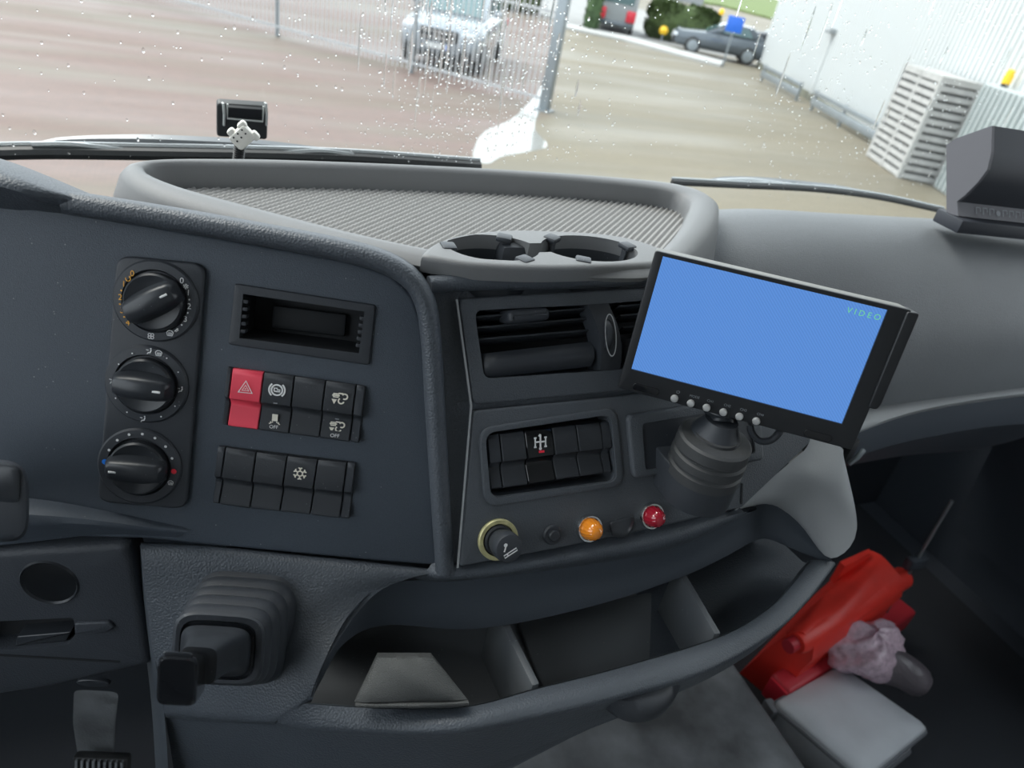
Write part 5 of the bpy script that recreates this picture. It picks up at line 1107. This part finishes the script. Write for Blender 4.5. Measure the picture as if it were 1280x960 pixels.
MB().loft([sqring((120, 872), .72, 26, 10), sqring((118, 900), .74, 25, 16), sqring((120, 935), .76, 22, 14)], cu=True, caps=True).build('arm', 'tunnel_mat', pd, world=True, smooth=50)
pc = at(128, 958, .74); MB().box(pc, (.055, .012, .03), .004, axes=(A.x, A.z, A.y)).build('pad', 'rubber', pd, world=True)
for i in range(9): MB().box(pc + A.x * (-.022 + .0055 * i) + A.z * .007, (.0022, .004, .026), axes=(A.x, A.z, A.y)).build('rib', 'tunnel_mat', pd, world=True, smooth=0)

# ================================================================== WINDSCREEN THINGS
def wiper(label, blade, arm, holder_, k=1.0):
    t_ = thing('wiper', label, 'wiper', hity(*blade[0]))
    bp_ = cr([hity(u, v, y) for u, v, y in blade], 40); MB().tube(bp_, .0075 * k, 8).build('blade', 'rubber', t_, world=True)
    MB().tube([p + np.array([0, .004, .0085 * k]) for p in bp_], .0032 * k, 6).build('blade_spine', 'wiper_shine', t_, world=True)
    ap = cr([hity(u, v, y) for u, v, y in arm], 30); MB().tube(ap, [k * .005 + k * .006 * min(1, 3 * min(i, 29 - i) / 29) for i in range(30)], 8).build('arm', 'wiper_metal', t_, world=True)
    for q_ in holder_:
        hp_ = cr([hity(u, v, y) for u, v, y in q_], 10); MB().tube(hp_, .0035, 6).build('bracket', 'wiper_shine', t_, world=True)
Yw = .925
wiper('long wiper lying along the driver side of the windscreen', [(-30, 193, Yw), (60, 191, Yw), (200, 193, Yw), (330, 195, Yw), (450, 199, Yw), (600, 209, Yw)], [(50, 183, Yw + .02), (90, 178, Yw + .02), (200, 180, Yw + .02), (330, 186, Yw + .02), (440, 194, Yw + .02)],
      [[(40, 181, Yw), (90, 181, Yw), (155, 188, Yw)], [(350, 192, Yw), (400, 189, Yw), (442, 194, Yw)]])
wiper('wiper lying along the passenger side of the windscreen', [(840, 228, Yw - .01), (920, 232, Yw - .01), (1020, 237, Yw - .02), (1100, 247, Yw - .03), (1180, 264, Yw - .04)], [(880, 228, Yw + .01), (910, 224, Yw + .01), (980, 229, Yw + .01), (1060, 238, Yw), (1100, 246, Yw)],
      [[(895, 226, Yw), (940, 225, Yw), (990, 231, Yw)]], .62)
cpn = glass_pt(.04, 2.30); GF = Frame(cpn + np.array([0, -.012, 0]), (1, 0, 0), nrm(glass_pt(.04, 2.5) - glass_pt(.04, 2.3)))
cl = thing('windscreen_holder', 'black holder plate with clear clips stuck to the windscreen', 'holder', m=GF.m())
MB().plate(rnd(GF.out([(271, 129), (335, 133), (334, 175), (271, 171)]), .004, 4), -.011, .0, .002).build('plate', 'clip_black', cl)
MB().plate(rnd(GF.out([(285, 131), (328, 134), (327, 146), (285, 143)]), .001, 2), 0, .006, .001).build('pocket', 'hole_black', cl)
MB().tube([(*p, .0055) for p in GF.out([(284, 127), (284, 145), (328, 149), (329, 130)])], .0011, 8).build('wire_frame', 'clear_plastic', cl)
for u in (279, 332): MB().tube([(*p, h_) for p, h_ in zip(GF.out([(u - 1, 128), (u, 126), (u + 1, 140), (u + 1, 156)]), (.002, .006, .006, .001))], .0014, 8).build('clip', 'clear_plastic', cl)
cn = thing('cable_plug', 'white plug on a corrugated black cable standing behind the tray', 'plug', hity(296, 206, .68))
s0_, s1_ = hity(297, 206, .68), hity(300, 180, .68); mb = MB(); pts = [s0_ + (s1_ - s0_) * t for t in np.linspace(-.6, 1, 34)]; mb.tube(pts, [.0052 if i % 2 else .0043 for i in range(34)], 14); mb.build('cable', 'rubber', cn, world=True)
hc = hity(303, 171, .68); xa = nrm(hity(316, 160, .68) - hity(296, 178, .68)); za = np.array([0, -1, .15]); za = nrm(za - xa * xa.dot(za)); ya = np.cross(za, xa)
pb_ = MB().box(hc, (.019, .015, .014), .003, axes=(xa, ya, za)).box(hc + ya * .008 - xa * .004, (.007, .007, .010), .002, axes=(xa, ya, za)).box(hc + ya * .007 + xa * .007, (.008, .006, .010), .002, axes=(xa, ya, za)).box(hc - ya * .006 + xa * .009, (.006, .008, .011), .002, axes=(xa, ya, za)).build('plug_body', 'connector', cn, world=True)
for i in range(3):
    for j in range(2): MB().lathe([(0, 0), (.0008, 0), (.0008, .0003), (0, .0003)], 8, hc + xa * (-.005 + .005 * i) + ya * (.002 + .004 * j - .001) + za * .0072, (xa, ya, za)).build('pin_hole', 'hole_black', cn, world=True)

# --- box at the far end of the dash
XB, w_ = .82, .27; db = thing('display_box', 'dark grey hooded display housing on the passenger dash', 'display housing', hitx(1190, 266, XB))
sp_ = [hitx(u, v, XB) for u, v in ((1183, 266), (1183, 181), (1195, 173), (1240, 157), (1239, 190), (1234, 212), (1222, 228), (1206, 244), (1196, 252), (1198, 270))]
EX = np.array([.97, -.12, .0])
def side(x):
    n = len(sp_); a_, b_ = [p + EX * x for p in sp_], [p + EX * (x + .005) for p in sp_]; return MB().add(a_ + b_, [tuple(range(n)), tuple(range(2 * n - 1, n - 1, -1))] + [(i, (i + 1) % n, (i + 1) % n + n, i + n) for i in range(n)])
side(0).build('side_panel', 'box_grey', db, world=True, smooth=0); side(w_).build('side_panel', 'box_grey', db, world=True, smooth=0)
pf = sp_[3:9]; MB().loft([[p + EX * .004 for p in pf], [p + EX * w_ for p in pf]]).build('curved_back', 'box_dark', db, world=True, smooth=60)
MB().loft([[sp_[k_] + EX * .004 for k_ in (1, 2, 3)], [sp_[k_] + EX * w_ for k_ in (1, 2, 3)]]).build('hood_top', 'box_grey', db, world=True, smooth=0)
MB().loft([[sp_[k_] + EX * .004 for k_ in (0, 1)], [sp_[k_] + EX * w_ for k_ in (0, 1)]]).build('rear_panel', 'box_grey', db, world=True, smooth=0)
MB().loft([[sp_[k_] + EX * .004 for k_ in (8, 9)], [sp_[k_] + EX * w_ for k_ in (8, 9)]]).build('front_strip', 'box_grey', db, world=True, smooth=0)
MB().box((sp_[9] + sp_[0]) / 2 + EX * w_ / 2 - UP * .008, (w_, .042, .016), .002, axes=(nrm(EX), np.cross(UP, nrm(EX)), UP)).build('base', 'box_dark', db, world=True)
SF = Frame((sp_[8] + sp_[9]) / 2, EX, sp_[8] - sp_[9]); mk = MB(); x = .028; hs = np.linalg.norm(sp_[8] - sp_[9])
for k_ in range(9):
    if k_ == 3: mk.disc((x + .003, -.0005), .0034, .0008, 14)
    else: mk.ribbon([(x, -.004), (x, .004), (x + .0065, .004)], .0013, .0008); mk.ribbon([(x + .0065, .004), (x + .0065, -.001)], .0013, .0008)
    x += .0105
mk.xf(SF.m()).build('printed_marks', 'print_grey', db, world=True, smooth=0)
